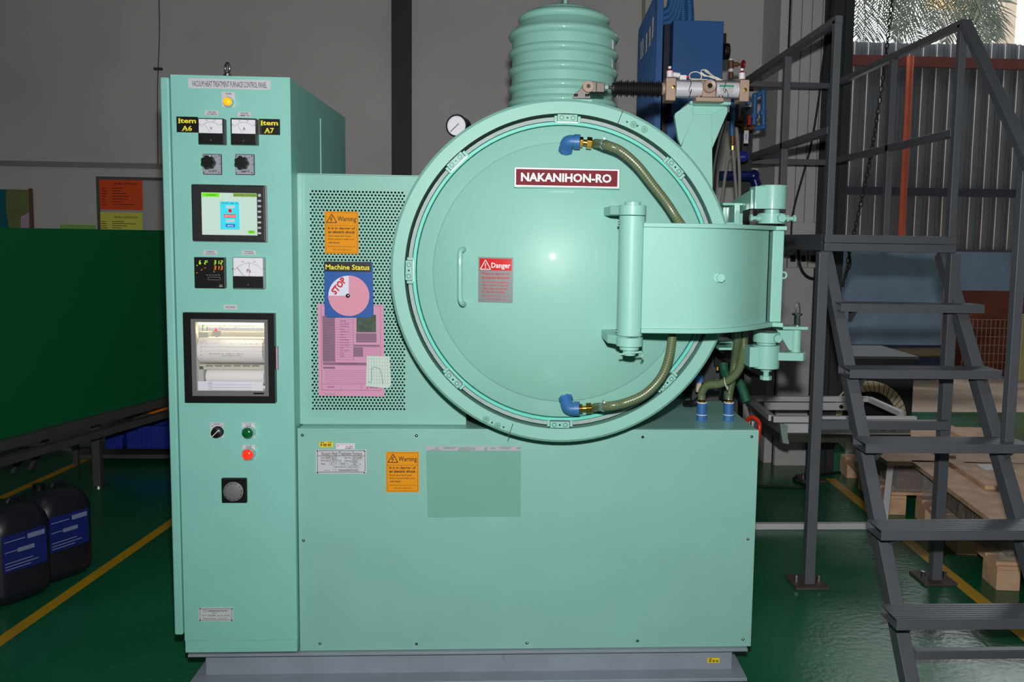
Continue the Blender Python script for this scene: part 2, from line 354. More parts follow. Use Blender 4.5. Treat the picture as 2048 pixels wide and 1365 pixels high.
build('body', MB().px(1886, 574, 2100, 758, 9.2, .5), mat('rusty_brown', S(128, 66, 44), .8, var=.45, vscale=3), t, smooth=0)
m = MB()
for px in range(1925, 2090, 9): m.bar((X_(px, 700, 9.1), 9.1, .02), (X_(px, 700, 9.1), 9.1, Z_(px, 640, 9.1)), .007)
for py in range(640, 760, 17): m.bar((X_(1920, py, 9.1), 9.1, Z_(2000, py, 9.1)), (X_(2090, py, 9.1), 9.1, Z_(2000, py, 9.1)), .007)
build('wire_mesh', m, mat('mesh_wire', S(170, 150, 130), .5), t, smooth=0, kind='stuff')
tag(build('pale_post', MB().px(2043, 630, 2062, 762, 8.4, .1), mat('cream_paint', S(216, 208, 150), .6), smooth=0), 'cream post at the right edge beside the rusty bin', 'post')
# outdoor pillar, far wall strip and palms
tag(build('outdoor_pillar', MB().px(2000, -60, 2024, 400, 18.5, .3), mat('cream_concrete', S(128, 114, 98), .8), smooth=0), 'cream concrete pillar outdoors above the fence', 'pillar')
t = thing('distant_building', 'orange-tiled building front seen through the palm leaves', 'building', (X_(1890, 100, 23), 23, 0))
build('wall', MB().px(1868, 18, 1960, 420, 23.1, .2), mat('warm_white', S(250, 236, 222), .8), t, smooth=0)
build('roof', MB().px(1862, -30, 1965, 16, 22.9, .3), mat('roof_orange', S(236, 176, 120), .8, var=.1), t, smooth=0)
PALM = mat('palm_leaf', S(32, 42, 24), .55, var=.3, vscale=5); PST = mat('palm_stem', S(54, 60, 38), .6)
def frond(parent, P, wid, n):
    path = smoothpath(P, 8); mid = MB().tube(path, lambda u: .02*(1-u)+.005, 6)
    f = build('frond', mid, PST, parent)
    m = MB()
    for i in range(n):
        u = (i+.5)/n; k = u*(len(path)-1); j = int(k); a = path[j].lerp(path[min(j+1, len(path)-1)], k-j)
        d = (path[min(j+1, len(path)-1)]-path[max(j-1, 0)]).normalized()
        for s in (-1, 1):
            side = Vector((d.z, random.uniform(-.3, .3), -d.x))*s
            L = wid*math.sin(PI*(.12+.8*u))*random.uniform(.6, 1.1)
            tip = a+(side*.75+d*.55+Vector((0, 0, -.35))).normalized()*L
            mid_ = a.lerp(tip, .5)+Vector((0, 0, .05*L)); w_ = Vector((d.x, .2, d.z))*.013
            m.add([a-w_, a+w_, mid_+w_*1.2, tip, mid_-w_*1.2], [(0, 1, 2, 3, 4)])
    build('leaflets', m, PALM, f, smooth=0, kind='stuff', merge='flat')
t = thing('palm_tree', 'palm with drooping fronds outdoors above the fence, left one', 'tree', (X_(1790, 300, 16), 16, 0))
build('trunk', MB().cyl((X_(1662, 300, 16.7), 16.7, 0), (X_(1672, -240, 16.7), 16.7, Z_(1672, -240, 16.7)), .12, .1), mat('palm_trunk', S(92, 82, 68), .9), t)
cen = (1700, -210)
for P, n in (([cen, (1735, -120), (1722, -20), (1712, 70)], 40), ([cen, (1760, -100), (1760, 0), (1752, 80)], 44), ([cen, (1790, -110), (1788, -10), (1785, 78)], 46),
             ([cen, (1850, -140), (1830, 0), (1790, 60)], 46), ([cen, (1880, -170), (1880, -40), (1856, 70)], 44), ([cen, (1720, -180), (1690, -90), (1700, 40)], 36), ([(1850, -200), (1850, -90), (1822, 20), (1795, 85)], 40), ([cen, (1740, -60), (1800, 20), (1840, 84)], 50), ([cen, (1760, -80), (1820, -20), (1868, 40)], 46), ([cen, (1710, -100), (1730, 20), (1725, 90)], 46), ([cen, (1800, -120), (1850, -30), (1862, 60)], 46)):
    Y = random.uniform(15.6, 16.6); frond(t, [Q(a, b, Y) for a, b in P], .8, n)
t = thing('palm_tree', 'palm with drooping fronds outdoors beside the cream pillar, right one', 'tree', (X_(1950, 300, 16.8), 16.8, 0))
cen = (1955, -200)
build('trunk', MB().cyl((X_(2008, 300, 19.4), 19.4, 0), (X_(2013, -230, 19.4), 19.4, Z_(2013, -230, 19.4)), .1, .09), MATS['palm_trunk'], t)
for P, n in (([cen, (1900, -140), (1905, -30), (1880, 50)], 44), ([cen, (1945, -90), (1945, 10), (1925, 78)], 46), ([cen, (1965, -100), (1950, -10), (1960, 80)], 46),
             ([cen, (1990, -110), (1975, 0), (1985, 80)], 46), ([cen, (1925, -100), (1925, -10), (1905, 60)], 40), ([(1960, -140), (1990, -60), (1975, 20), (1990, 70)], 40), ([cen, (1930, -60), (1960, 20), (1975, 84)], 50), ([cen, (1935, -70), (1910, 20), (1890, 84)], 50), ([cen, (1960, -60), (1940, 30), (1950, 90)], 50), ([cen, (1945, -60), (1990, 10), (2000, 75)], 46)):
    Y = random.uniform(16.4, 17.2); frond(t, [Q(a, b, Y) for a, b in P], .75, n)
# ------------------------------------------------------------------ left background
A = Q(0, 870, 4.2); B = Q(335, 770, 5.35)
d = Vector((B.x-A.x, B.y-A.y, 0)).normalized(); A2 = Vector((A.x, A.y, 0))-d*1.1; B2 = Vector((B.x, B.y, 0))+d*.15
zb0 = .47; zt0 = 1.505
t = thing('green_screen_board', 'long dark green board on a low grey steel frame at the far left', 'board', A2)
b0 = lambda z: Vector((A2.x, A2.y, z)); b1 = lambda z: Vector((B2.x, B2.y, z))
build('panel', MB().bar(b0((zb0+zt0)/2), b1((zb0+zt0)/2), .02, zt0-zb0), GREENB, t, smooth=0)
FR = mat('frame_grey', S(92, 92, 90), .5, .3, var=.1, vscale=12)
nrm = Vector((-d.y, d.x, 0)); off = -nrm*.03
if off.x < 0: off = -off
build('frame_rail', MB().bar(b0(.445)+off, b1(.445)+off, .05, .05), FR, t, bevel=.004)
build('frame_rail', MB().bar(b0(.36)+off*.6, b1(.36)+off*.6, .05, .04), FR, t, bevel=.004)
for px, py in ((197, 972), ):
    f_ = QZ(px, py, 0); build('leg', MB().bar((f_.x, f_.y, 0), (f_.x, f_.y, .36), .045), FR, t, bevel=.003)
    build('foot', MB().cyl((f_.x, f_.y, 0), (f_.x, f_.y, .008), .05), STEEL, t)
f_ = QZ(40, 1010, 0); build('leg', MB().bar((f_.x-.75, f_.y-.2, 0), (f_.x-.75, f_.y-.2, .36), .045), FR, t, bevel=.003)
for a, b in (((28, 945), (47, 896)), ((62, 938), (92, 880))):
    p, q = Q(*a, 4.75), Q(*b, 4.75); build('brace', MB().bar(p, q, .04, .02), FR, t, smooth=0)
t = thing('storage_rack', 'low grey rack behind the green board holding crates', 'rack', Q(250, 940, 5.5)*1)
rk = 5.45
for y in (834, 914): 
    build('shelf_rail', MB().px(155, y-4, 400, y+4, rk, .03), FR, t, smooth=0)
    build('shelf', MB().box(X_(155, y, rk), X_(400, y, rk), rk+.03, rk+.4, Z_(250, y, rk)-.01, Z_(250, y, rk)+.01), FR, t, smooth=0)
build('post', MB().bar((X_(157, 940, rk), rk-.02, 0), (X_(157, 940, rk), rk-.02, Z_(157, 870, rk)), .03), FR, t, smooth=0)
build('post', MB().bar((X_(390, 940, rk), rk+.2, 0), (X_(390, 940, rk), rk+.2, Z_(157, 830, rk)), .03), FR, t, smooth=0)
CB = mat('crate_blue', S(36, 58, 170), .5)
def crate(name, r, Y, m, label, cat='crate'):
    t = thing(name, label, cat, Q((r[0]+r[2])/2, r[3], Y))
    x0, x1 = X_(r[0], r[3], Y), X_(r[2], r[3], Y); z0, z1 = Z_(r[0], r[3], Y), Z_(r[0], r[1], Y); D = .3
    sh = MB(); sh.box(x0+.012, x1-.012, Y+.012, Y+.02, z0, z1); sh.box(x0+.012, x1-.012, Y+D-.02, Y+D-.012, z0, z1)
    sh.box(x0+.012, x0+.02, Y+.02, Y+D-.02, z0, z1); sh.box(x1-.02, x1-.012, Y+.02, Y+D-.02, z0, z1); sh.box(x0+.012, x1-.012, Y+.02, Y+D-.02, z0, z0+.008)
    build('body', sh, m, t, smooth=0)
    g = MB(); n = max(3, int((x1-x0)/.03))
    for i in range(n+1):
        xx = x0+.014+(x1-x0-.028)*i/n; g.box(xx-.003, xx+.003, Y+.004, Y+.012, z0, z1)
    for i in range(5):
        zz = z0+.005+(z1-z0-.01)*i/4; g.box(x0+.012, x1-.012, Y+.006, Y+.012, zz-.003, zz+.003)
    build('grid_ribs', g, m, t, smooth=0, kind='stuff')
    rim = MB(); rim.box(x0, x1, Y, Y+.012, z1-.015, z1); rim.box(x0, x1, Y+D-.012, Y+D, z1-.015, z1); rim.box(x0, x0+.012, Y+.012, Y+D-.012, z1-.015, z1); rim.box(x1-.012, x1, Y+.012, Y+D-.012, z1-.015, z1)
    build('rim', rim, m, t, smooth=0)
crate('plastic_crate', (250, 853, 360, 899), rk+.02, CB, 'larger blue plastic crate on the low rack next to the control cabinet')
crate('plastic_crate', (207, 870, 248, 899), rk+.04, CB, 'smaller blue plastic crate at the left of the low rack')
crate('plastic_tray', (268, 806, 370, 829), rk+.02, mat('tray_orange', S(226, 134, 12), .5), 'orange plastic tray on the upper rack shelf', 'tray')
# jerrycans
JC = mat('jerrycan_dark', S(30, 31, 42), .4, bump=.1, bscale=40); JL = mat('blue_can_label', S(16, 32, 116), .6); LW = mat('label_white', S(130, 140, 170), .6)
def jerry(x, y, rot, h, label):
    t = thing('jerrycan', label, 'jerrycan', (0, 0, 0), 'dark jerrycans on the floor at the left')
    def ring(sx, sy_, z, rr=.06, n=5):
        P = []
        for cx_, cy_, a0 in ((sx-rr, sy_-rr, 0), (-sx+rr, sy_-rr, PI/2), (-sx+rr, -sy_+rr, PI), (sx-rr, -sy_+rr, 3*PI/2)):
            for k in range(n): P.append((cx_+rr*math.cos(a0+PI/2*k/(n-1)), cy_+rr*math.sin(a0+PI/2*k/(n-1)), z))
        return P
    m = MB(); prof = [(.10, .105, 0), (.115, .12, .02), (.12, .125, .05), (.12, .125, h-.09), (.112, .117, h-.055), (.09, .095, h-.015), (.07, .07, h)]
    V = []; 
    for a, b, z in prof: V += ring(a, b, z)
    q = 20; m.add(V, [(j*q+i, j*q+(i+1) % q, (j+1)*q+(i+1) % q, (j+1)*q+i) for j in range(len(prof)-1) for i in range(q)]+[tuple(range(q-1, -1, -1)), tuple(range((len(prof)-1)*q, len(prof)*q))])
    build('body', m, JC, t, smooth=60)
    build('cap', MB().cyl((-.02, -.04, h-.004), (-.02, -.04, h+.022), .024), BLACK, t)
    build('handle', MB().tube(smoothpath([(0, .0, h-.008), (0, .01, h+.015), (0, .045, h+.015), (0, .06, h-.008)]), .009, 8), JC, t)
    lb = build('paper_label', MB().box(.1202, .122, -.088, .085, h-.245, h-.095), JL, t, smooth=0)
    l2 = MB()
    for k, (a, b, z) in enumerate(((-.08, .0, .118), (-.08, -.01, .16), (-.08, .03, .205), (-.08, .05, .218), (-.08, .02, .23))): l2.box(.122, .1224, a, b, h-z-.004, h-z)
    l2.box(.122, .1225, .01, .078, h-.128, h-.108); l2.box(.122, .1225, -.03, .035, h-.172, h-.155)
    build('lettering', l2, LW, t, smooth=0)
    t.rotation_euler.z = rot; t.location = (x, y, 0)
    LOC[t.name] = Vector((0, 0, 0))
p = QZ(96, 1156, 0); jerry(p.x, p.y+.05, math.radians(-30), .385, 'dark jerrycan with a blue label, the one nearest the control cabinet')
p = QZ(6, 1200, 0); jerry(p.x, p.y+.05, math.radians(-31), .385, 'dark jerrycan with a blue label, cut by the left edge of the photo')
# ------------------------------------------------------------------ access platform with stairs
G = GREYST
P0 = 3.62; P1 = 5.15
xl, xr = X_(1650, 480, P0), X_(1914, 480, P0)
zp = Z_(1780, 472, P0)
t = thing('access_platform', 'dark grey square-tube access platform with railings above the stairs', 'platform', ((xl+xr)/2, P0, 0))
tb = .055
def pbar(nm, p, q, w_=.04, h_=None, **k): return build(nm, MB().bar(p, q, w_, h_), G, t, bevel=.003, **k)
pbar('deck_beam', (xl, P0+.02, zp-.017), (xr, P0+.02, zp-.017), .04, .034)
pbar('deck_beam', (xl, P0+.02, zp-.053), (xr, P0+.02, zp-.053), .04, .036)
pbar('deck_beam', (xl+.02, P0+.04, zp-.035), (xl+.02, P1, zp-.035), .04, .07)
pbar('deck_beam', (xr-.02, P0+.04, zp-.035), (xr-.02, P1, zp-.035), .04, .07)
build('deck_plate', MB().box(xl, xr, P0+.04, P1, zp-.003, zp+.002), G, t, smooth=0)
def foot(x, y):
    f = build('base_plate', MB().box(x-.075, x+.075, y-.06, y+.09, .0, .012), mat('foot_plate', S(84, 72, 68), .6, var=.2, vscale=20), t, bevel=.003)
    b = MB()
    for sx in (-1, 1): b.cyl((x+sx*.05, y+.01, .012), (x+sx*.05, y+.01, .04), .009, n=6)
    build('anchor_bolt', b, STEEL, f)
pl = QZ(1621, 1176, 0); pr = QZ(1876, 1168, 0)
xlL, xrL = pl.x, pr.x
for x, y in ((xlL, pl.y+.03), (xrL, pr.y+.03), (xlL+.02, P1-.05), (xrL, P1-.05)):
    pbar('post', (x, y, .01), (x, y, zp-.072), .044); foot(x, y)
pbar('tie_tube', (xlL, pl.y+.03, Z_(1780, 831, 3.7)), (xrL, pl.y+.03, Z_(1780, 831, 3.7)), .04)
zr, zm = Z_(1668, 38, P0), Z_(1655, 258, P0)
rw = .033
for x in (xl+.02, xr-.02):
    pbar('rail_post', (x, P0+.02, zp-.07), (x, P0+.02, zr), rw)
    pbar('handrail', (x, P0, zr), (x, P1, zr), rw); pbar('mid_rail', (x, P0+.04, zm), (x, P1, zm), .034)
    pbar('rail_post', (x, 4.3, zp), (x, 4.3, zr), .034); pbar('rail_post', (x, P1, zp), (x, P1, zr), .034)
pbar('handrail', (xl, P1, zr), (xr, P1, zr), rw); pbar('mid_rail', (xl, P1, zm), (xr, P1, zm), .034)
pbar('rail_post', ((xl+xr)/2, P1, zp), ((xl+xr)/2, P1, zr), .03)
# stairs
t = thing('stairs', 'steep open dark grey steel stairs with channel treads', 'stairs', ((xl+xr)/2, 3.0, 0))
TR = [(1682, 1970, 609, 3.42), (1700, 2005, 741, 3.20), (1732, 2061, 889, 2.98), (1763, 2110, 1062, 2.77), (1794, 2150, 1240, 2.57)]
TL = []
for a, b, c_, Y in TR:
    z = Z_((a+min(b, 2048))/2, c_, Y); TL.append((X_(a, c_, Y), X_(b, c_, Y), Y, z))
TL.append((TL[4][0], TL[4][1], 2.36, TL[4][3]-.225))
dep = .12; th = .035
for x0, x1, Y, z in TL:
    m = MB(); w_ = .004
    if z < .05: continue
    m.box(x0, x1, Y, Y+w_, z-th, z); m.box(x0, x1, Y+dep-w_, Y+dep, z-th, z); m.box(x0, x1, Y+w_, Y+dep-w_, z-w_, z); m.box(x0, x1, Y+w_, Y+dep-w_, z-th, z-th+w_)
    for k in range(7): m.box(x0, x1, Y+.012+k*.015, Y+.017+k*.015, z, z+.0012)
    tr = build('tread', m, G, t, bevel=.0015, bseg=1)
    for xx in (x0+.03, x1-.09): build('tread_bracket', MB().prism([(Y+.03, z-th), (Y+dep-.005, z-th), (Y+dep-.005, z-th-.055), (Y+dep-.03, z-th-.05)], xx+.05, xx+.056, 'yz'), G, tr, smooth=0)
top = Vector((0, P0-.01, zp-.075)); bot = Vector((0, 2.40, .02))
k = (TL[4][2]-TL[0][2])
sx = [(X_(1660, 500, P0), X_(1828, 1300, 2.62)), (X_(1898, 505, P0), X_(1898, 505, P0)+(X_(1828, 1300, 2.62)-X_(1660, 500, P0)))]
yb = 2.62; zb_ = Z_(1828, 1300, 2.62)
for a, b in sx:
    p = Vector((a, P0+.06, zp-.075)); q = Vector((b, yb+.10, zb_)); dd = (q-p); q2 = p+dd*((p.z-.0)/(p.z-q.z))
    build('stringer', MB().bar(p, q2, .048, .06), G, t, bevel=.003)
build('tie_tube', MB().bar((sx[0][1]+.02, 2.66, Z_(1930, 1307, 2.66)), (sx[1][1], 2.66, Z_(1930, 1307, 2.66)), .03), G, t, bevel=.003)
hr0 = Vector((xr-.02, P0, zr)); hr1 = Q(2062, 335, 2.95)
dd = hr1-hr0; build('handrail', MB().bar(hr0, hr0+dd*1.7, .042, .036), G, t, bevel=.003)
bt = Q(2014, 884, 3.02); build('rail_post', MB().bar((bt.x, 3.02, bt.z-.0), (bt.x+.0, 3.02, Z_(2036, 290, 3.02)), .036), G, t, bevel=.003)
# ------------------------------------------------------------------ white roller stand behind the platform
WP = mat('white_painted_steel', S(212, 212, 216), .4, var=.05)
ys, yr_ = QZ(1690, 1057, 0).y-.01, 5.0
t = thing('work_stand', 'low white steel work stand with knobs behind the platform legs', 'stand', (X_(1690, 1050, ys), ys, 0))
zf = Z_(1690, 839, ys)
fx0_, fx1_ = X_(1545, 840, ys), X_(1832, 840, ys); bx0, bx1 = X_(1497, 797, yr_), X_(1738, 798, yr_); zbk = Z_(1600, 798, yr_)
build('front_rail', MB().bar((fx0_, ys, zf), (fx1_, ys, zf), .032), WP, t, bevel=.003)
build('end_plug', MB().box(fx1_-.002, fx1_+.004, ys-.017, ys+.017, zf-.017, zf+.017), BLACK, t, smooth=0)
build('end_plug', MB().box(fx0_-.004, fx0_+.002, ys-.012, ys+.012, zf-.012, zf+.012), BLACK, t, smooth=0)
build('rear_rail', MB().bar((bx0, yr_, zbk), (bx1, yr_, zbk), .032), WP, t, bevel=.003)
build('side_rail', MB().bar((fx0_, ys+.017, zf), (bx0, yr_, zbk), .032), WP, t, bevel=.003)
build('side_rail', MB().bar((bx1, yr_, zbk), Q(1803, 828, 4.7), .032), WP, t, bevel=.003)
pz = build('rear_panel', MB().px(1528, 806, 1728, 821, yr_-.1, .01), WP, t, bevel=.002)
build('front_panel', MB().px(1568, 849, 1822, 867, ys+.01, .02), WP, t, bevel=.002)
for (px, py, Y) in ((1682, 814, yr_-.1), (1765, 857, ys+.01), (1787, 857, ys+.01)):
    q = Q(px, py, Y); build('knob', MB().cyl(q, q+Vector((0, -.012, 0)), .0125, .011), BLACK, t, smooth=30)
build('tray', MB().px(1560, 869, 1822, 886, ys+.03, .35), mat('tray_metal', S(120, 120, 108), .3, .8), t, bevel=.002)
build('bracket', MB().prism([(X_(1556, 850, ys), Z_(1556, 845, ys)), (X_(1572, 850, ys), Z_(1572, 849, ys)), (X_(1571, 885, ys), Z_(1571, 872, ys)), (X_(1575, 885, ys), Z_(1575, 886, ys)), (X_(1562, 885, ys), Z_(1562, 884, ys))], ys-.03, ys-.02), ZINC, t, smooth=0)
zl = .0165
build('floor_rail', MB().bar((X_(1480, 1052, ys), ys, zl), (X_(1762, 1052, ys), ys, zl), .032), WP, t, bevel=.003)
build('leg', MB().bar((X_(1768, 1055, ys+.02), ys+.02, 0), Q(1782, 925, ys+.3)+Vector((0, 0, .0)), .034), WP, t, bevel=.003)
build('leg', MB().bar((fx0_-.2, ys, 0), (fx0_-.1, ys+.05, zf-.02), .034), WP, t, bevel=.003)
t = thing('dark_machine', 'dark grey machine housing standing behind the spoked wheel', 'machine', (X_(1760, 880, 5.9), 5.9, 0))
build('housing', MB().box(X_(1700, 800, 5.9), X_(1826, 800, 5.9), 5.9, 6.5, 0, Z_(1760, 718, 5.9)), mat('machine_dark', S(48, 52, 54), .5), t, bevel=.01)
build('lid', MB().box(X_(1696, 800, 5.9), X_(1830, 800, 5.9), 5.87, 6.5, Z_(1760, 718, 5.9), Z_(1760, 712, 5.9)), mat('machine_lid', S(84, 90, 92), .4), t, bevel=.004)
wc = Q(1737, 838, 5.6); R_ = M(80, 5.6)
t = thing('spoked_wheel', 'round cream-rimmed wheel with thin dark spokes behind the stairs', 'wheel', wc)
build('rim', MB().lathe([(R_*.74, -.01), (R_, -.01), (R_, .01), (R_*.74, .01)], wc, (0, 1, 0), 48, True), mat('cream_rim', S(214, 200, 168), .6), t)
build('hub_disc', MB().cyl(wc+Vector((0, -.012, 0)), wc+Vector((0, .012, 0)), R_*.73, n=40), mat('hub_black', S(12, 12, 12), .7), t)
m = MB()
for k in range(40):
    a = 2*PI*k/40; u = Vector((math.cos(a), 0, math.sin(a))); v = Vector((math.cos(a+.1), 0, math.sin(a+.1)))
    m.bar(wc+u*R_*.74+Vector((0, -.014, 0)), wc+v*R_+Vector((0, -.014, 0)), .003)
build('spoke_wires', m, BLACK, t, smooth=0, kind='stuff')
build('stand_leg', MB().bar(wc, (wc.x, wc.y+.02, 0), .03), BLACK, t, smooth=0)
# ------------------------------------------------------------------ pallets with plywood boards
def pal(label, O, ang, L, W_, H, planks, wrap=True):
    """O: front-left corner on floor; ang: direction of long edge; deck of plywood on top"""
    u = Vector((math.cos(ang), math.sin(ang), 0)); v = Vector((-u.y, u.x, 0))
    t = thing('wooden_crate', label, 'crate', O)
    def bx(nm, a0, a1, b0_, b1_, z0, z1, mt, par=t, bev=.002):
        V = [O+u*a+v*b+Vector((0, 0, z)) for z in (z0, z1) for b in (b0_, b1_) for a in (a0, a1)]
        return build(nm, MB().add(V, [(0, 2, 3, 1), (4, 5, 7, 6), (0, 1, 5, 4), (2, 6, 7, 3), (0, 4, 6, 2), (1, 3, 7, 5)]), mt, par, bevel=bev, bseg=1)
    for b in (.0, W_/2-.05, W_-.1):
        for a in (0, L/2-.07, L-.14): bx('block', a, a+.14, b, b+.1, 0, .09, CRATEW)
        bx('runner', 0, L, b, b+.1, .0905, .108, CRATEW)
    for k in range(planks):
        a = k*(L/planks); bx('plank', a+.008, a+L/planks-.012, 0, W_, .1085, .125, CRATEW)
    wr = bx('wrapped_load', .07, L-.07, .07, W_-.07, .126, H-.03, mat('brown_cardboard', S(104, 80, 62), .7, var=.2, vscale=6))
    bx('top_board', -.03, L+.03, -.03, W_+.03, H-.024, H, CRATEW)
    return t, bx
FILM = bpy.data.materials.new('clear_film'); FILM.use_nodes = True; nt = FILM.node_tree; pb = nt.nodes['Principled BSDF']
pb.inputs['Base Color'].default_value = (.8, .82, .82, 1); pb.inputs['Roughness'].default_value = .1; pb.inputs['Alpha'].default_value = .2
_tc = nt.nodes.new('ShaderNodeTexCoord'); _n = nt.nodes.new('ShaderNodeTexNoise'); _n.inputs['Scale'].default_value = 9; _n.inputs['Detail'].default_value = 4; _n.inputs['Distortion'].default_value = 1.5
_b = nt.nodes.new('ShaderNodeBump'); _b.inputs['Strength'].default_value = 1; _b.inputs['Distance'].default_value = .03
nt.links.new(_tc.outputs['Object'], _n.inputs[0]); nt.links.new(_n.outputs[0], _b.inputs['Height']); nt.links.new(_b.outputs[0], pb.inputs['Normal'])
def film(t, bx, L, W_, H):
    f = bx('plastic_film', .03, L-.03, .02, W_-.02, .127, H-.026, FILM, t, 0)
def place(near, far, L):
    n_, f_ = Vector((near[0], near[1], 0)), Vector((far[0], far[1], 0)); u = (n_-f_).normalized(); return n_-u*L, math.atan2(u.y, u.x)
h1 = .31; L1 = .85; O1, ang1 = place((2.08, 4.43), (2.11, 4.83), L1)
t1, bx1 = pal('plywood-topped crate wrapped in clear film, the farther one nearer the white stand', O1, ang1, L1, .9, h1, 7); film(t1, bx1, L1, .9, h1)
h2 = .31; L2 = .97; O2, ang2 = place((2.11, 3.43), (2.215, 4.38), L2)
t2, bx2 = pal('large plywood-topped crate wrapped in film behind the right side of the stairs', O2, ang2, L2, 1.1, h2, 9); film(t2, bx2, L2, 1.1, h2)
bx1('batten', -.02, .8, .30, .38, h1+.0005, h1+.02, CRATEW); bx1('batten', -.02, .6, .62, .7, h1+.0005, h1+.02, CRATEW)
bx2('batten', .0, .5, .14, .22, h2+.0005, h2+.022, CRATEW); bx2('batten', .05, .9, .55, .63, h2+.0005, h2+.022, CRATEW)
bx2('paper_sheet', .02, .14, .3, .46, h2+.0005, h2+.002, WHITE)
# ------------------------------------------------------------------ sockets and cables on the right wall
for i, (a, b, lab) in enumerate(((1576, 1596, 'left wall socket box with a black socket under the platform edge'), (1598, 1616, 'middle wall socket box with a black socket under the platform edge'), (1617, 1640, 'right wall socket box, cream with a round hole, by the platform post'))):
    Y = YP-.03; t = thing('wall_socket', lab, 'socket', Q((a+b)/2, 536, Y), 'socket boxes under the platform')
    build('box', MB().px(a, 503, b-1, 536, Y-.02, .04), mat('socket_cream', S(196, 194, 176), .5) if i == 2 else mat('socket_white', S(186, 186, 190), .5), t, bevel=.003)
    build('socket_face', MB().px(a+5, 511, b-5, 524, Y-.024, .004), BLACK, t, smooth=0)
cable('power_cable', 'thick black cable looping below the wall sockets', [Q(1597, 470, 5.35), Q(1598, 520, 5.35), Q(1606, 545, 5.35), Q(1622, 557, 5.35), Q(1645, 556, 5.35), Q(1665, 550, 5.35)], .009, RUBBER)
cable('power_cable', 'long black cable hanging down the panelled wall from above the railing', [Q(1663, -40, 5.35), Q(1657, 40, 5.35), Q(1645, 130, 5.35), Q(1637, 200, 5.35), Q(1622, 290, 5.38), Q(1606, 350, 5.4), Q(1592, 400, 5.4), Q(1584, 440, 5.4), Q(1582, 480, 5.4)], .007, RUBBER)
cable('power_cable', 'black cable lying on the floor behind the platform legs', [QZ(1500, 972, .006), QZ(1560, 974, .006), QZ(1615, 976, .006), QZ(1590, 962, .006), QZ(1592, 955, .006), QZ(1640, 950, .006), QZ(1720, 940, .006)], .006, RUBBER)
cable('power_cable', 'black cable hanging beside the chain below the platform beam', [Q(1697, 474, 5.0), Q(1697, 500, 5.0), Q(1700, 520, 5.0), Q(1699, 535, 5.0), Q(1690, 550, 5.0), Q(1686, 575, 5.0)], .008, RUBBER)
# chain
t = thing('hanging_chain', 'dark steel chain hanging behind the platform railing', 'chain', Q(1745, 480, 4.9)); cpts = smoothpath([Q(1790, -60, 4.9), Q(1774, 90, 4.9), Q(1758, 210, 4.9), Q(1738, 330, 4.9), Q(1712, 450, 4.9), Q(1700, 500, 4.9), Q(1692, 555, 4.9)], 40)
acc = 0; last = cpts[0]; n = 0; proto = None
for p in cpts[1:]:
    if (p-last).length > .026:
        d_ = (p-last).normalized(); o = d_.orthogonal() if n % 2 else d_.cross(d_.orthogonal()); o.normalize()
        c_ = (p+last)/2; L = .02; loop = [c_+d_*(L*math.cos(a))+o*(.010*math.sin(a)) for a in [2*PI*i/8 for i in range(9)]]
        build('link', MB().tube(loop, .0032, 4, False), mat('chain_steel', S(60, 58, 56), .5, .6), t, smooth=60); last = p; n += 1
# ------------------------------------------------------------------ machine base
YB = 2.645      # lower cabinet face
YC = 2.62       # control cabinet face
YPF = 2.70      # perforated cabinet face
YR = 2.49       # ring face
bx0, bx1 = X_(375, 1308, 2.63), X_(1496, 1302, 2.63)
zb1 = Z_(950, 1304.5, 2.63); zb2 = Z_(950, 1310, 2.63)
t = thing('machine_base', 'blue-grey painted steel channel base under the mint green machine', 'base', ((bx0+bx1)/2, 2.63, 0))
ztop = zb1; zpl = Z_(950, 1349, 2.645)
build('upper_flange', MB().box(bx0, bx1, 2.63, 3.5, zb2, ztop), BASEG, t, bevel=.002)
build('web', MB().box(X_(412, 1330, 2.66), X_(1463, 1330, 2.66), 2.66, 2.67, zpl, zb2-.0002), BASEG, t)
p0, p1 = X_(375, 1358, 2.6), X_(1495, 1350, 2.6)
build('lower_flange', MB().box(p0, p1, 2.6, 2.86, zpl-.012, zpl), BASEG, t, bevel=.002)
for a, b in ((p1-.085, p1-.005), (p0+.03, p0+.11), (p0+.8, p0+.88)):
    build('leg', MB().box(a, b, 2.63, 2.84, .0, zpl-.0125), BASEG, t, bevel=.002)
for dx in (.0,):
    bc = build('barcode_sticker', MB().px(1415, 1317, 1439, 1327, 2.659, .0008), mat('sticker_yellow', S(235, 205, 20), .5), t, smooth=0, label='yellow barcode sticker on the base channel')
    m = MB(); m.px(1418, 1318.2, 1424, 1319.6, 2.6584, .0004)
    for k in range(11):
        if k % 4 != 3: m.px(1418+k*1.75, 1321, 1419.1+k*1.75, 1325.6, 2.6584, .0004)
    build('lettering', m, INK, bc, smooth=0)
build('stay_bolt', MB().cyl(Q(1007, 1309, 2.655), Q(1007, 1319, 2.655), .003, n=8), BASEG, t)
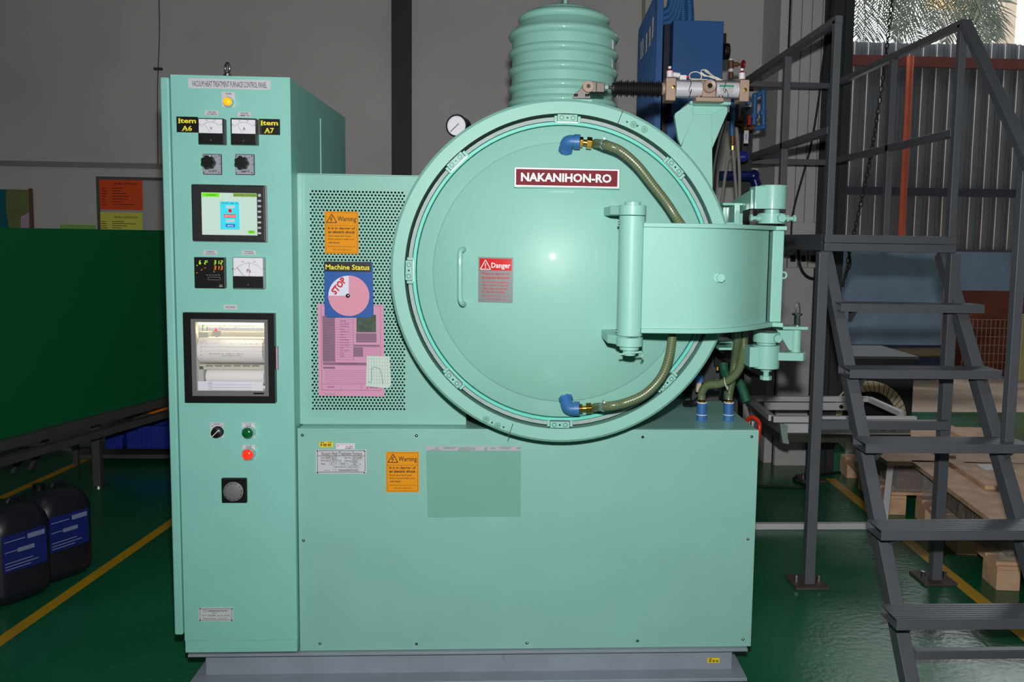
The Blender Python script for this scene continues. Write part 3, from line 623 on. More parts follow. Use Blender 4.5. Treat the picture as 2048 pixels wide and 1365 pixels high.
# ------------------------------------------------------------------ lower cabinet
lx0, lx1 = X_(597, 1080, YB), X_(1510, 1080, YB); lz0, lz1 = ztop+.0005, Z_(1050, 859, YB)
t = thing('lower_cabinet', 'wide mint green lower cabinet under the round furnace', 'cabinet', ((lx0+lx1)/2, YB, lz0))
build('body', MB().box(lx0+.004, lx1-.004, YB+.012, YB+.84, lz0, lz1-.0), MINTL, t, bevel=.002)
build('front_panel', MB().box(lx0, lx1, YB, YB+.0118, lz0, lz1), MINTL, t, bevel=.002)
SCM = mat('screw_steel', S(150, 150, 150), .18, 1)
pr = None
for px, py in ((604.5, 871), (833, 872), (1285.5, 875), (1503.6, 874), (607, 1082), (1496, 1079), (640, 1288), (833, 1289), (1054, 1287), (1275, 1283), (1486, 1279.5)):
    q = Q(px, py, YB); m = MB().lathe([(0, -.0032), (.0028, -.0026), (.0048, -.0004), (.005, 0)], q, (0, 1, 0), 14)
    build('screw', m, SCM, t)
def bplate(t, r, Y, nm, mt, label=None, th=.001, bev=0): return build(nm, MB().px(*r, Y-th, th), mt, t, bevel=bev, smooth=0 if not bev else 40, label=label)
def line(m, a, b, c, d, Y, w=.6):
    if abs(a-c) > abs(b-d): return m.px(a, (b+d)/2-w/2, c, (b+d)/2+w/2, Y-.0004, .0003)
    return m.px((a+c)/2-w/2, b, (a+c)/2+w/2, d, Y-.0004, .0003)
def frame(m, a, b, c, d, Y, w=.6):
    line(m, a, b, c, b, Y, w); line(m, a, d, c, d, Y, w); line(m, a, b, a, d, Y, w); line(m, c, b, c, d, Y, w)
bc = bplate(t, (639, 884, 666, 895), YB, 'barcode_sticker', MATS['sticker_yellow'], 'small yellow barcode sticker')
m = MB(); m.px(641, 885, 648, 886.4, YB-.0014, .0003); m.px(656, 885, 664, 886, YB-.0014, .0003)
for k in range(13):
    if k % 5 != 2: m.px(641+k*1.8, 888, 642.2+k*1.8, 893, YB-.0014, .0003)
build('lettering', m, INK, bc, smooth=0)
tg = bplate(t, (672, 887.5, 709, 899), YB, 'inspection_tag', mat('tag_white', S(222, 214, 226), .5), 'small white inspection tag with handwriting')
m = MB(); m.tpx('Inspection', 680, 889, 707, 891, YB-.0012); m.tpx('No. 10-8045', 692, 892, 706, 894.6, YB-.0012, .02); m.tpx('26/SMS/11', 690, 895.6, 707, 898.2, YB-.0012, .03)
build('lettering', m, INK, tg, smooth=0)
build('tag_emblem', MB().torus(Q(675.5, 891.5, YB-.0012), .003, .0006, n=12, k=4), REDP, tg)
np_ = bplate(t, (632, 900, 733, 948), YB, 'name_plate', PLATE, 'engraved grey plate with machine data')
m = MB(); Yt = YB-.0014
frame(m, 635, 902, 730, 945, YB-.001, .9); line(m, 635, 912.5, 730, 912.5, YB-.001, .7)
m.tpx('Vacuum Heat Treatment Furnace', 642, 904, 724, 911.5, Yt, .006)
for s_, r in (('Type', (642, 914, 649, 919)), ('NVF-30-P', (652, 914.5, 672, 918.5)), ('Item No.', (689, 914, 702, 918)), ('2010249', (706, 914.5, 723, 918.5)), ('Electric capacity', (642, 920, 662, 924.5)), ('27.5', (665, 920.5, 674, 924)), ('KW', (678, 920.5, 683, 924)), ('Heating', (689, 920.5, 701, 925)), ('1200', (704, 921, 714, 924.5)), ('C', (718, 921, 720, 924)), ('Power', (642, 926, 651, 930.5)), ('3', (662, 926.5, 664, 930)), ('0', (671, 926.5, 673, 930)), ('200', (681, 927, 690, 930)), ('V', (695, 927, 698, 930)), ('60', (706, 927, 713, 930)), ('Hz', (719, 927, 722, 930)), ('Date produced', (668, 932.5, 691, 937)), ('June. 2010', (697, 932.5, 716, 936.5)), ('NAGOYA', (648, 940.5, 660, 942.5)), ('NAKANIHON-RO', (677, 939, 717, 943.5))):
    m.tpx(s_, *r, Yt, .01)
for r in ((651, 914, 674, 919), (704, 914, 725, 919), (664, 920, 676, 925), (702, 920, 716, 925), (659, 926, 668, 931), (678, 926, 693, 931), (703, 926, 715, 931), (694, 932, 719, 937), (666, 939, 672, 943)): frame(m, *r, YB-.001, .35)
build('lettering', m, INK, np_, smooth=0)
for px, py in ((635.5, 902), (729.5, 902), (635.5, 945.5), (729.5, 945.5)):
    q = Q(px, py, YB-.001); build('plate_screw', MB().lathe([(0, -.0025), (.003, -.0015), (.0034, 0)], q, (0, 1, 0), 10), SCM, np_)
def warning(t, r, Y, danger=False):
    """r: pixel rect; draws the printed sign from normalised coordinates"""
    a, b, c, d = r; W_, H_ = c-a, d-b
    N = lambda x0, y0, x1, y1: (a+x0*W_, b+y0*H_, a+x1*W_, b+y1*H_)
    s = build('danger_sign' if danger else 'warning_sign', MB().px(a, b, c, d, Y-.0012, .0011), SILV if danger else ORANGE, t, bevel=0 if False else .001, label='red and silver danger sign' if danger else None)
    Yt = Y-.0016; m = MB(); ink = REDP if danger else INK; h = MB()
    if danger:
        build('sign_header', MB().px(*N(.04, .03, .96, .29), Y-.0017, .0004), REDP, s, smooth=0)
        hd = h
    else: hd = m
    Yh = Yt-.0005
    P = [N(.06, .265, 0, 0)[:2], N(.36, .265, 0, 0)[:2], N(.21, .06, 0, 0)[:2]]
    for i in range(3):
        p, q = Q(*P[i], Yh), Q(*P[(i+1) % 3], Yh); hd.bar(p, q, .0022, .0003, up=(0, 1, 0))
    if danger: hd.tpx('!', *N(.195, .13, .225, .245), Yh, .04)
    else:
        z = [N(.235, .12, 0, 0)[:2], N(.165, .185, 0, 0)[:2], N(.225, .185, 0, 0)[:2], N(.18, .25, 0, 0)[:2]]
        for i in range(3): hd.bar(Q(*z[i], Yh), Q(*z[i+1], Yh), .002, .0003, up=(0, 1, 0))
    hd.tpx('Danger' if danger else 'Warning', *N(.38, .12, .93, .27), Yh, .02 if danger else .01)
    f = lambda *k: frame(m, *N(*k), Y-.001, .5)
    f(.04, .03, .96, .97)
    if not danger: line(m, *N(.04, .335, .96, .335), Y-.001, .5)
    T = [('There is danger of', .34, .40, .1, .9, .03), ('an oxygen shortage', .42, .49, .1, .9, .03), ("Don't work immediately", .53, .575, .12, .88, .02), ('after the door had opened.', .6, .645, .12, .88, .02), ('Take 15min to let fresh', .67, .715, .12, .85, .02), ('air into the machine.', .74, .785, .12, .78, .02), ('NAKANIHON-RO KOGYO CO.,LTD', .84, .875, .1, .9, 0), ('TEL.052-444-5141', .91, .945, .24, .78, 0)] if danger else \
        [('It is in danger of', .37, .44, .1, .9, .03), ('an electric shock', .45, .52, .1, .9, .03), ("Don't open the Cover.", .56, .61, .11, .8, .02), ("Don't touch it with your", .635, .685, .11, .88, .02), ('wet hands.', .71, .755, .11, .46, .02), ('NAKANIHON-RO KOGYO CO.,LTD', .815, .85, .1, .9, 0), ('TEL.052-444-5141', .885, .92, .24, .77, 0)]
    for s_, y0, y1, x0, x1, bo in T: m.tpx(s_, *N(x0, y0, x1, y1), Yt, bo)
    build('lettering', m, ink, s, smooth=0)
    if danger: build('header_lettering', h, WHITE, s, smooth=0)
    return s
warning(t, (772, 904, 838, 985), YB)
# plastic pocket
pk = thing('plastic_pocket', 'clear plastic punched pocket taped on the lower cabinet front', 'pocket', Q(947, 1034, YB-.004))
st = MB(); y0_, y1_ = 893, 902; xs = [852, 871, 877, 893, 899, 917, 929, 945, 951, 969, 975, 981, 991, 1013, 1019, 1033, 1042]
for i in range(0, 16, 2): st.px(xs[i], y0_, xs[i+1], y1_, YB-.0028, .0006)
for i in range(1, 16, 2): st.px(xs[i], y0_, xs[i+1], y0_+2.5, YB-.0028, .0006); st.px(xs[i], y1_-2.5, xs[i+1], y1_, YB-.0028, .0006)
build('punched_strip', st, mat('strip_grey', S(178, 172, 184), .4), pk, smooth=0)
fv = []; NX, NY = 60, 46; A_, B_, C_, D_ = Q(852, 894, YB), Q(1042, 893, YB), Q(1041, 1033, YB), Q(856, 1035, YB)
from mathutils import noise
for j in range(NY+1):
    for i in range(NX+1):
        u, v_ = i/NX, j/NY; p = A_.lerp(B_, u).lerp(D_.lerp(C_, u), v_)
        h = .0022*noise.noise(Vector((u*5, v_*22*(1 if v_ < .2 else .35), .3)))+.003*math.exp(-((v_-.1)/.03)**2)*abs(noise.noise(Vector((u*16, 1, 2))))+.002*math.exp(-((v_-.985)/.02)**2)
        fv.append((p.x, YB-.0022-abs(h), p.z))
CLR = bpy.data.materials.new('clear_pocket'); CLR.use_nodes = True; pb = CLR.node_tree.nodes['Principled BSDF']
pb.inputs['Base Color'].default_value = S(110, 170, 150); pb.inputs['Roughness'].default_value = .12; pb.inputs['Alpha'].default_value = .22; pb.inputs['Specular IOR Level'].default_value = 1
build('film', MB().add(fv, [(j*(NX+1)+i, j*(NX+1)+i+1, (j+1)*(NX+1)+i+1, (j+1)*(NX+1)+i) for j in range(NY) for i in range(NX)]), CLR, pk, smooth=80, merge='flat')
# ------------------------------------------------------------------ perforated cabinet
qx0, qx1 = X_(588, 600, YPF), X_(932, 850, YPF); qz1 = Z_(700, 348.5, YPF); qz0 = lz1+.0005
t = thing('perforated_cabinet', 'mint green cabinet with a perforated front between the control cabinet and the round door', 'cabinet', ((qx0+qx1)/2, YPF, qz0))
hx0, hx1 = X_(620, 600, YPF), X_(812, 600, YPF); hz1, hz0 = Z_(716, 381, YPF), Z_(716, 821.5, YPF)
fr_ = MB(); gx0, gx1, gz0, gz1 = qx0+.012, qx1, qz0+.004, qz1-.004
fr_.box(gx0, hx0, YPF, YPF+.003, gz0, gz1); fr_.box(hx1, gx1, YPF, YPF+.003, gz0, gz1); fr_.box(hx0, hx1, YPF, YPF+.003, hz1, gz1); fr_.box(hx0, hx1, YPF, YPF+.003, gz0, hz0)
build('front_panel', fr_, MINT, t, smooth=0)
sh = MB(); sh.box(qx0, qx1, YPF+.004, YPF+.7, qz1-.003, qz1); sh.box(qx0, qx0+.004, YPF+.004, YPF+.7, qz0, qz1-.0031); sh.box(qx0+.0041, qx1, YPF+.3, YPF+.31, qz0, qz1-.0031); sh.box(qx0+.0041, qx1, YPF+.004, YPF+.3, qz0, qz0+.003)
build('body', sh, MINT, t, smooth=0)
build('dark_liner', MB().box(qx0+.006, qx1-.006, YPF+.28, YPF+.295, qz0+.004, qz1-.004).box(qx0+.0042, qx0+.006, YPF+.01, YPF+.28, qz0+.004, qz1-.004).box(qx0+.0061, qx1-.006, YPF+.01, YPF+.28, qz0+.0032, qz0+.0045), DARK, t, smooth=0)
build('edge_strip', MB().box(qx0, qx0+.011, YPF-.006, YPF+.0035, qz0, qz1), MINT, t, bevel=.002)
for px, py in ((586, 350), (590, 383), (590, 398), (590, 854)): build('hinge_pin', MB().ball(Q(px, py, YPF-.006), .004, 8), CHROME, t)
nc = 27; pit = (hx1-hx0)/(nc); rp = pit*math.sqrt(3)/2; nr = int((hz1-hz0)/rp); rp = (hz1-hz0)/nr; rad = pit*.30; m = MB(); K = 12
for j in range(nr):
    zc = hz1-(j+.5)*rp; o = 0 if j % 2 else pit/2
    for i in range(nc + (0 if j % 2 else -1)):
        xc = hx0+pit/2+i*pit+o; hw = pit/2; hh = rp/2; V = []; Fc = []
        for k in range(K):
            a = 2*PI*(k+.5)/K; c_, s_ = math.cos(a), math.sin(a); sc_ = min(hw/abs(c_) if abs(c_) > 1e-6 else 9, hh/abs(s_) if abs(s_) > 1e-6 else 9)
            V.append((xc+c_*rad, YPF, zc+s_*rad))
            V.append((xc+c_*sc_, YPF, zc+s_*sc_))
        for k in range(K):
            k2 = (k+1) % K; Fc.append((2*k, 2*k+1, 2*k2+1, 2*k2))
        for sx in (-1, 1):
            for sz in (-1, 1): 
                n0 = len(V); V.append((xc+sx*hw, YPF, zc+sz*hh))
                # corner triangle between neighbouring outer points
                cand = sorted(range(K), key=lambda q: (V[2*q+1][0]-V[n0][0])**2+(V[2*q+1][2]-V[n0][2])**2)[:2]; Fc.append((2*cand[0]+1, n0, 2*cand[1]+1))
        for k in range(K): V.append((V[2*k][0], YPF+.0015, V[2*k][2]))
        n1 = 2*K+4
        for k in range(K): Fc.append((2*k, 2*((k+1) % K), n1+(k+1) % K, n1+k))
        m.add(V, Fc)
    if j % 2 == 0:
        for xx in (hx0, hx1-pit/2): m.add([(xx, YPF, zc-rp/2), (xx+pit/2, YPF, zc-rp/2), (xx+pit/2, YPF, zc+rp/2), (xx, YPF, zc+rp/2)], [(0, 1, 2, 3)])
build('perforated_sheet', m, MINT, t, smooth=0, merge='flat')
s = warning(t, (649, 423, 717, 508), YPF); s['label'] = 'orange electric shock warning sign on the perforated sheet'
# status board
def disc(m, c, r, a0, a1, Y, n=40, t_=.001):
    P = [(c.x, c.z)]+[(c.x+r*math.cos(a0+(a1-a0)*i/n), c.z+r*math.sin(a0+(a1-a0)*i/n)) for i in range(n+1)]
    return m.prism(P, Y, Y+t_)
Yb = YPF-.008
t = thing('status_board', 'blue Machine Status board with a pink dial set to STOP', 'sign', Q(697, 635, Yb))
build('board', MB().pxpoly([(648, 524), (743, 524), (745, 531), (747, 629), (740, 636), (655, 636), (649, 630)], Yb, .003), BBOARD, t, smooth=0)
build('title_strip', MB().px(648.5, 524, 742, 544, Yb-.001, .001), BLACK, t, smooth=0)
build('lettering', MB().tpx('Machine Status', 651, 529.5, 739, 540, Yb-.0013, .018), YEL, t, smooth=0)
dc = Q(697.5, 592, Yb-.001); dr_ = M(41, Yb)
dl = build('dial', disc(MB(), dc, dr_, -PI, PI/2, Yb-.001, 48), mat('dial_pink', S(214, 146, 168), .7), t, smooth=0)
build('dial_window', disc(MB(), dc, dr_*.985, PI/2, PI, Yb-.0008, 20, .0006), mat('dial_white', S(214, 216, 236), .5), dl, smooth=0)
sc_ = Q(677.5, 572, Yb); m = MB(); m.text('STOP', sc_.x-M(18.5, Yb), sc_.z-M(7, Yb), sc_.x+M(18.5, Yb), sc_.z+M(7, Yb), Yb-.0012, .05, math.radians(52), .1)
build('lettering', m, REDP, dl, smooth=0)
rv = Q(695.5, 592, Yb-.001); build('rivet', MB().lathe([(0, -.006), (.004, -.005), (.0065, -.001), (.007, 0)], rv, (0, 1, 0), 16), mat('gunmetal', S(70, 72, 66), .2, .9), t)
# pink inspection form
Yf = YPF-.004
t = thing('pink_form', 'pink printed A4 inspection form hanging below the Machine Status board', 'paper', Q(702, 794, Yf))
build('sheet', MB().pxpoly([(635, 608), (767, 610), (769, 794), (637, 792)], Yf, .0012), PINK, t, smooth=0)
Y_ = Yf-.0002; m = MB()
def blk(a, b, c, d, mm): mm.px(a, b, c, d, Y_-.0004, .0004)
g_ = MB()
for r in ((645, 632, 670, 724), (707, 690, 759, 694), (707, 695, 726, 714), (646, 725.5, 733, 731), (646, 734, 670, 738), (712, 667, 753, 685.5)): blk(*r, g_)
build('shaded_cells', g_, PINKG, t, smooth=0)
build('photo_print', MB().px(713, 630, 752, 665, Y_-.0006, .0004), mat('photo_dark_green', S(44, 72, 50), .5, var=.5, vscale=60), t, smooth=0)
m = MB(); frame(m, 643, 612, 761, 781, Y_, .5)
for y in range(640, 725, 5): line(m, 670, y, 707, y, Y_, .35)
for y in range(742, 768, 4): line(m, 650, y, 732, y, Y_, .3)
for y in range(696, 713, 4): line(m, 727, y, 758, y, Y_, .3)
for x in (682, 722): line(m, x, 770, x, 781, Y_, .4)
line(m, 645, 769, 760, 769, Y_, .4); line(m, 707, 612, 707, 724, Y_, .4)
for k in range(14): m.tpx(random.choice(['1200 C', 'HEATER', '600 x 400', 'No. 2010', 'TYPE P']), 680, 641.4+k*5.4, 680+random.choice([8, 12, 18]), 643.6+k*5.4, Y_-.0004, .02)
for k in range(17): m.tpx(random.choice(['Machine name', 'Maker', 'Date', 'Serial No', 'Power supply', 'Location']), 647, 634+k*5.2, 647+random.choice([10, 16, 21]), 636+k*5.2, Y_-.0007, .0)
m.tpx('INSPECTION REPORT', 678, 727, 714, 729.6, Y_-.0007, .02); m.tpx('Form 102 rev 3', 649, 787.5, 671, 789.5, Y_-.0004); m.tpx('checked', 655, 772, 668, 776, Y_-.0004, .01, shear=.3); m.tpx('J.Wm', 733, 773, 756, 779, Y_-.0004, .01, shear=.4)
build('lettering', m, mat('print_grey', S(84, 66, 88), .7), t, smooth=0)
Yg = Yf-.003
t = thing('chart_slip', 'small pale green squared chart slip tucked over the pink form corner', 'paper', Q(757, 778, Yg))
build('sheet', MB().pxpoly([(734, 712), (779, 714), (782, 770), (777, 777), (732, 773)], Yg, .0008), mat('chart_paper', S(196, 214, 204), .7), t, smooth=0)
m = MB()
for k in range(8): line(m, 737+k*5.5, 714, 737+k*5.5, 770, Yg, .35)
for k in range(8): line(m, 735, 718+k*7, 779, 718+k*7, Yg, .3)
build('grid_lines', m, mat('grid_green', S(130, 152, 146), .7), t, smooth=0)
cv = smoothpath([Q(a, b, Yg-.0006) for a, b in ((736, 763), (743, 763), (744, 737), (757, 737), (762, 745), (766, 768))], 5)
build('ink_curve', MB().tube(cv, .0006, 4), INK, t)
# ------------------------------------------------------------------ furnace vessel, ring and door
CX, CZ = Q(1127, 548, YR).x, Q(1127, 548, YR).z
C = Vector((CX, 0, CZ))
pr_ = lambda px, Y: M(px, Y)
t = FUR = thing('vacuum_furnace', 'round mint green vacuum furnace with a bolted locking ring and domed door', 'furnace', (CX, 2.9, lz1))
ay = (0, 1, 0)
R1 = pr_(350, YR); R2 = pr_(321, YR)
build('vessel', MB().lathe([(0, 3.9), (R1*.7, 3.85), (R1*.93, 3.7), (R1*.93, 2.62), (R1*.6, 2.62)], C, ay, 72), MINT, t)
ring = build('locking_ring', MB().lathe([(R2, YR), (R1-.008, YR), (R1, YR+.008), (R1, YR+.135), (R2, YR+.135)], C, ay, 128, True), MINT, t, smooth=30)
sm_ = mat('seam_line', S(30, 60, 52), .6)
def pol(px, py, Y=YR): return Q(px, py, Y)
for a, b in (((1246, 221), (1235, 249)), ((1026, 848), (1016, 876))):
    p, q = Q(*a, YR-.0005), Q(*b, YR-.0005); build('seam', MB().bar(p, q, .002, .002, up=(0, 1, 0)), sm_, ring, smooth=0)
def bolt(px, py, Y, r, par, nm='ring_bolt'):
    q = Q(px, py, Y); mm = MB().torus(q+Vector((0, -.0002, 0)), r, .0012, n=20, k=6); mm.lathe([(0, -.001), (r*.55, -.001), (r*.55, .001)], q, ay, 14); mm.torus(q+Vector((0, -.001, 0)), r*.5, .0007, n=14, k=5)
    return build(nm, mm, mat('bolt_mint', S(92, 152, 136), .4), par)
for p in ((1267, 249), (1289, 259), (972, 839), (995, 852)): bolt(*p, YR-.0005, .0085, ring)
for p in ((1254, 244), (1275, 252), (984, 846), (1007, 855)):
    q = Q(*p, YR-.0008); build('dowel_hole', MB().cyl(q, q+Vector((0, .001, 0)), .003, n=10), sm_, ring)
rg = lambda a: pr_(a, YR)
build('dark_gap', MB().lathe([(rg(296), YR+.06), (rg(322), YR+.06)], C, ay, 96), DARK, t)
build('backing_ring', MB().lathe([(rg(307.5), YR+.012), (rg(315), YR+.012), (rg(315), YR+.05), (rg(307.5), YR+.05)], C, ay, 96, True), ZINC, t, smooth=30)
build('gasket_ring', MB().lathe([(rg(299.5), YR+.009), (rg(305.8), YR+.009), (rg(305.8), YR+.05), (rg(299.5), YR+.05)], C, ay, 96, True), TEAL, t, smooth=30)
# door
AX = 2.345; rd = rg(263); prof = [(rg(297.5), YR+.05), (rg(297.5), YR+.012), (rg(296), YR+.01), (rd+.004, YR+.01), (rd, YR+.0075)]
RS = .84; rk_ = rd; sag = RS-math.sqrt(RS*RS-rk_*rk_); apex = YR+.006-sag
yk = YR+.006
for k in range(0):
    u = k/8; a = u*PI/2*.72
    prof.append((rd-(rd-rk_)*(1-math.cos(a))/(1-math.cos(PI/2*.72)), (YR-.004)-(YR-.004-yk)*math.sin(a)/math.sin(PI/2*.72)))
for k in range(0, 17):
    r = rk_*(1-k/16); prof.append((r, apex+RS-math.sqrt(RS*RS-r*r)))
DOOR = build('door', MB().lathe(prof, C, ay, 128), MINT, t, smooth=60)
def dome_y(px, py):
    Y = 2.42
    for _ in range(6):
        q = Q(px, py, Y); r = math.hypot(q.x-CX, q.z-CZ); Y = apex+RS-math.sqrt(max(RS*RS-min(r, rk_)**2, 0))
    return Y
# clamps around the ring
for k in range(8):
    a = math.radians(45*k+45*0+44*0)+math.radians(-.5); u = Vector((math.cos(a), 0, math.sin(a))); v = Vector((-u.z, 0, u.x)); rc = rg(312)
    def ob(c_, hv, hu, y0, y1):
        V = []
        for y in (y0, y1):
            for i, j in ((-1, -1), (1, -1), (1, 1), (-1, 1)): V.append(c_+v*hv*i+u*hu*j+Vector((0, y, 0)))
        return V, [(0, 3, 2, 1), (4, 5, 6, 7), (0, 1, 5, 4), (1, 2, 6, 5), (2, 3, 7, 6), (3, 0, 4, 7)]
    c0_ = C+u*rc; m = MB(); m.add(*ob(c0_, rg(20), rg(6.8), YR-.004, YR+.02)); cl = build('clamp', m, MINT, t, bevel=.0015)
    for s_ in (-1, 1): build('clamp_lug', MB().add(*ob(C+u*rg(309)+v*s_*rg(23.5), rg(3), rg(6.5), YR-.007, YR+.012)), MINT, cl, bevel=.0015)
    m = MB(); m.add(*ob(C+u*rg(303.5), rg(24), rg(1.1), YR-.002, YR+.012)); build('clamp_plate', m, STEEL, cl, smooth=0)
    for s_ in (-1, 1):
        q = c0_+v*s_*rg(11.5)+Vector((0, YR-.0045, 0)); mm = MB().torus(q, .0058, .001, n=18, k=6); build('clamp_bolt', mm, mat('bolt_outline', S(66, 120, 106), .4), cl)
    q = c0_+Vector((0, YR-.005, 0)); build('set_screw', MB().cyl(q, q+Vector((0, .002, 0)), .0028, n=10), mat('gunmetal', S(70, 72, 66)), cl)
# name plate on the door
yn = 2.428
pl = build('name_plate', MB().px(1028, 336, 1240, 377, yn, .014), MINT, t, bevel=.0015, label='maker plate with silver frame and maroon face')
build('plate_frame', MB().px(1028.5, 336.5, 1239, 375, yn-.003, .0028), mat('satin_silver', S(190, 180, 188), .5, .3), pl, bevel=.001)
build('plate_face', MB().px(1032, 340, 1235, 372, yn-.0042, .001), mat('maroon_enamel', S(112, 20, 36), .6, spec=.2), pl, smooth=0)
build('lettering', MB().tpx('NAKANIHON-RO', 1042, 347, 1223, 364.5, yn-.0048, .03), mat('letter_silver', S(235, 225, 230), .4), pl, smooth=0)
# handle
hp = [Q(929, 501, 2.475), Q(926, 499, 2.43), Q(921, 503, 2.415), Q(920, 515, 2.413), Q(920, 555, 2.41), Q(920, 592, 2.413), Q(922, 604, 2.415), Q(926, 609, 2.43), Q(930, 608, 2.475)]
build('handle', MB().tube(smoothpath(hp, 5), .0075, 12), MINT, t, smooth=60)
sgn = warning(DOOR, (956, 515, 1026, 606), dome_y(990, 560)-.004, True)
# re-parent the sign one level up so that lettering stays a sub-part
sgn.parent = t
yref = dome_y(990, 560)-.004
for o in [sgn]+list(sgn.children):
    bm = bmesh.new(); bm.from_mesh(o.data)
    if o is sgn or o.name.startswith('sign_header'): bmesh.ops.subdivide_edges(bm, edges=bm.edges[:], cuts=7, use_grid_fill=True)
    for v_ in bm.verts:
        wx, wz = v_.co.x+LOC[o.name].x-CX, v_.co.z+LOC[o.name].z-CZ
        v_.co.y += apex+RS-math.sqrt(RS*RS-wx*wx-wz*wz)-.001-yref
    bm.to_mesh(o.data); bm.free()
# ports and water elbows are separate things further down
for px, py in ((1132, 303), (1131, 795)):
    Y = dome_y(px, py); q = Q(px, py, Y+.02); build('port_boss', MB().cyl(q, Q(px, py+(-4 if py < 500 else 4), Y-.02), .019, .016), MINT, t)
# hinge barrel and arm
HY = 2.27; hq = lambda py: Q(1262+(py-550)*-.012, py, HY)
barrel = MB(); pt = lambda py: Vector((X_(1262, 550, HY), HY, Z_(1262, py, HY)))
rb = pr_(26.5, HY)
barrel.cyl(pt(432), pt(671), rb, n=40)
for a, b, r in ((411, 431, rb*1.05), (674, 692, rb*1.04), (404, 411, rb*.62), (692, 700, rb*.75), (700, 711, rb*.5)): barrel.cyl(pt(a), pt(b), r, n=40)
br_ = build('hinge_barrel', barrel, MINT, t, bevel=.0015)
build('grease_nipple', MB().cyl(pt(447)+Vector((-rb-.004, .0, 0)), pt(447)+Vector((-rb+.006, 0, 0)), .004), STEEL, br_)
build('grease_nipple', MB().cyl(pt(663)+Vector((-rb-.004, .0, 0)), pt(663)+Vector((-rb+.006, 0, 0)), .004), STEEL, br_)
build('split_pin', MB().tube([pt(706)+Vector((-.03, -.02, -.002)), pt(706)+Vector((.03, -.024, .006)), pt(706)+Vector((.036, -.02, -.002)), pt(706)+Vector((.03, -.02, -.008))], .003, 6), MINT, br_)
for a, b in ((412, 430), (672, 690)):
    lug = MB()
    z1, z0 = pt(a).z, pt(b).z; xx = pt(a).x; lug.prism([(xx-.02, HY-.02), (xx-.058, HY+.03), (xx-.062, 2.475), (xx+.05, 2.475), (xx+.03, HY-.01)], z0, z1, 'xy')
    build('hinge_lug', lug, MINT, t, bevel=.003)
def armpoly(off=0, x0=None):
    P = []; x0 = x0 or X_(1285, 550, 2.24)
    for k in range(15):
        px = 1285+(1535+off-1285)*k/14; u = max(0, (k/14-.35)/.65); Y = 2.235-off*.0007+.20*(u**2.6); P.append((X_(px, 550, Y), Y))
    return P
face = armpoly(); back = [(x-.004*0, y+.012) for x, y in face]
fz1, fz0 = Z_(1400, 450, 2.25), Z_(1400, 662, 2.25)
arm = build('door_arm', MB().prism(face+back[::-1], fz0, fz1, 'xy'), MINT, t, bevel=.001, label='curved swing arm of the door')
pp = armpoly(14); ex = (X_(1566, 550, 2.43), 2.41); ex2 = (X_(1566, 550, 2.5), 2.52)
outl = pp+[ex, ex2, (face[0][0]+.05, 2.40), (face[0][0]-.005, 2.33)]
z_t1, z_t0 = Z_(1400, 447.5, 2.24), Z_(1400, 456.5, 2.24)
build('arm_plate', MB().prism(outl, z_t0, z_t1, 'xy'), MINT, arm, bevel=.002)
z_b1, z_b0 = Z_(1400, 657.5, 2.24), Z_(1400, 667, 2.24)
build('arm_plate', MB().prism(outl, z_b0, z_b1, 'xy'), MINT, arm, bevel=.002)
pc = Vector((X_(1551, 550, 2.455), 2.455, 0))
build('arm_post', MB().box(pc.x-.017, pc.x+.017, pc.y-.017, pc.y+.017, z_b1, z_t0), MINT, arm, bevel=.003)
build('eye_ring', MB().torus(Q(1567, 551, 2.455), .009, .003, (0, 1, 0)), MINT, arm)
hb = Q(1440, 556, 2.249); build('slot_washer', MB().lathe([(0, -.003), (.012, -.003), (.0135, 0)], hb+Vector((-.006, -.0, 0)), ay, 24), MINT, arm)
build('hex_bolt', MB().cyl(hb+Vector((0, -.003, 0)), hb+Vector((0, -.013, 0)), .0125, n=6), MINT, arm, bevel=.001)
# right pivot blocks
PY = 2.53; pv = lambda py, px=1539: Vector((X_(1539, 550, PY)+0*px, PY, Z_(1539, py, PY)))
rp_ = pr_(28, PY)
m = MB().cyl(pv(371), pv(419), rp_, n=40); m.box(pv(0).x-.062, pv(0).x-.01, PY-.03, PY+.03, pv(419).z, pv(374).z)
blk_ = build('pivot_block', m, MINT, t, bevel=.002)
build('gusset', MB().prism([(PY+.0, pv(380).z), (PY+.22, pv(398).z), (PY+.22, pv(425).z), (PY+.0, pv(418).z)], pv(0).x-.066, pv(0).x-.05, 'yz'), MINT, blk_, smooth=0)
m = MB().cyl(pv(419), pv(429), rp_*.55, n=30); m.cyl(pv(427), pv(448), rp_*.98, n=40)
col_ = build('pivot_collar', m, MINT, t, bevel=.0015)
def hexb(p, q, r, par, nm='hex_bolt', shaft=None):
    m = MB().cyl(p, q, r, n=6)
    if shaft: m.cyl(q, shaft, r*.55, n=12)
    return build(nm, m, MINT, par, bevel=.001)
hz_ = pv(437).z; xc_ = pv(0).x
hexb(Vector((xc_+.016, PY-rp_-.012, hz_)), Vector((xc_+.016, PY-rp_+.004, hz_)), .0135, col_)
for s_ in (-1, 1):
    hexb(Vector((xc_+s_*.070, PY-.01, hz_)), Vector((xc_+s_*.062, PY-.01, hz_)), .0115, col_, shaft=Vector((xc_+s_*.03, PY-.01, hz_)))
    hexb(Vector((xc_+s_*.048, PY-.01, hz_)), Vector((xc_+s_*.041, PY-.01, hz_)), .0115, col_, 'lock_nut')
pb_ = lambda py, px=1532: Vector((X_(1532, 700, PY), PY, Z_(1532, py, PY)))
m = MB().cyl(pb_(664), pb_(684), rp_*.98, n=40); m.cyl(pb_(684), pb_(690), rp_*.7, n=30)
c2 = build('pivot_collar', m, MINT, t, bevel=.0015)
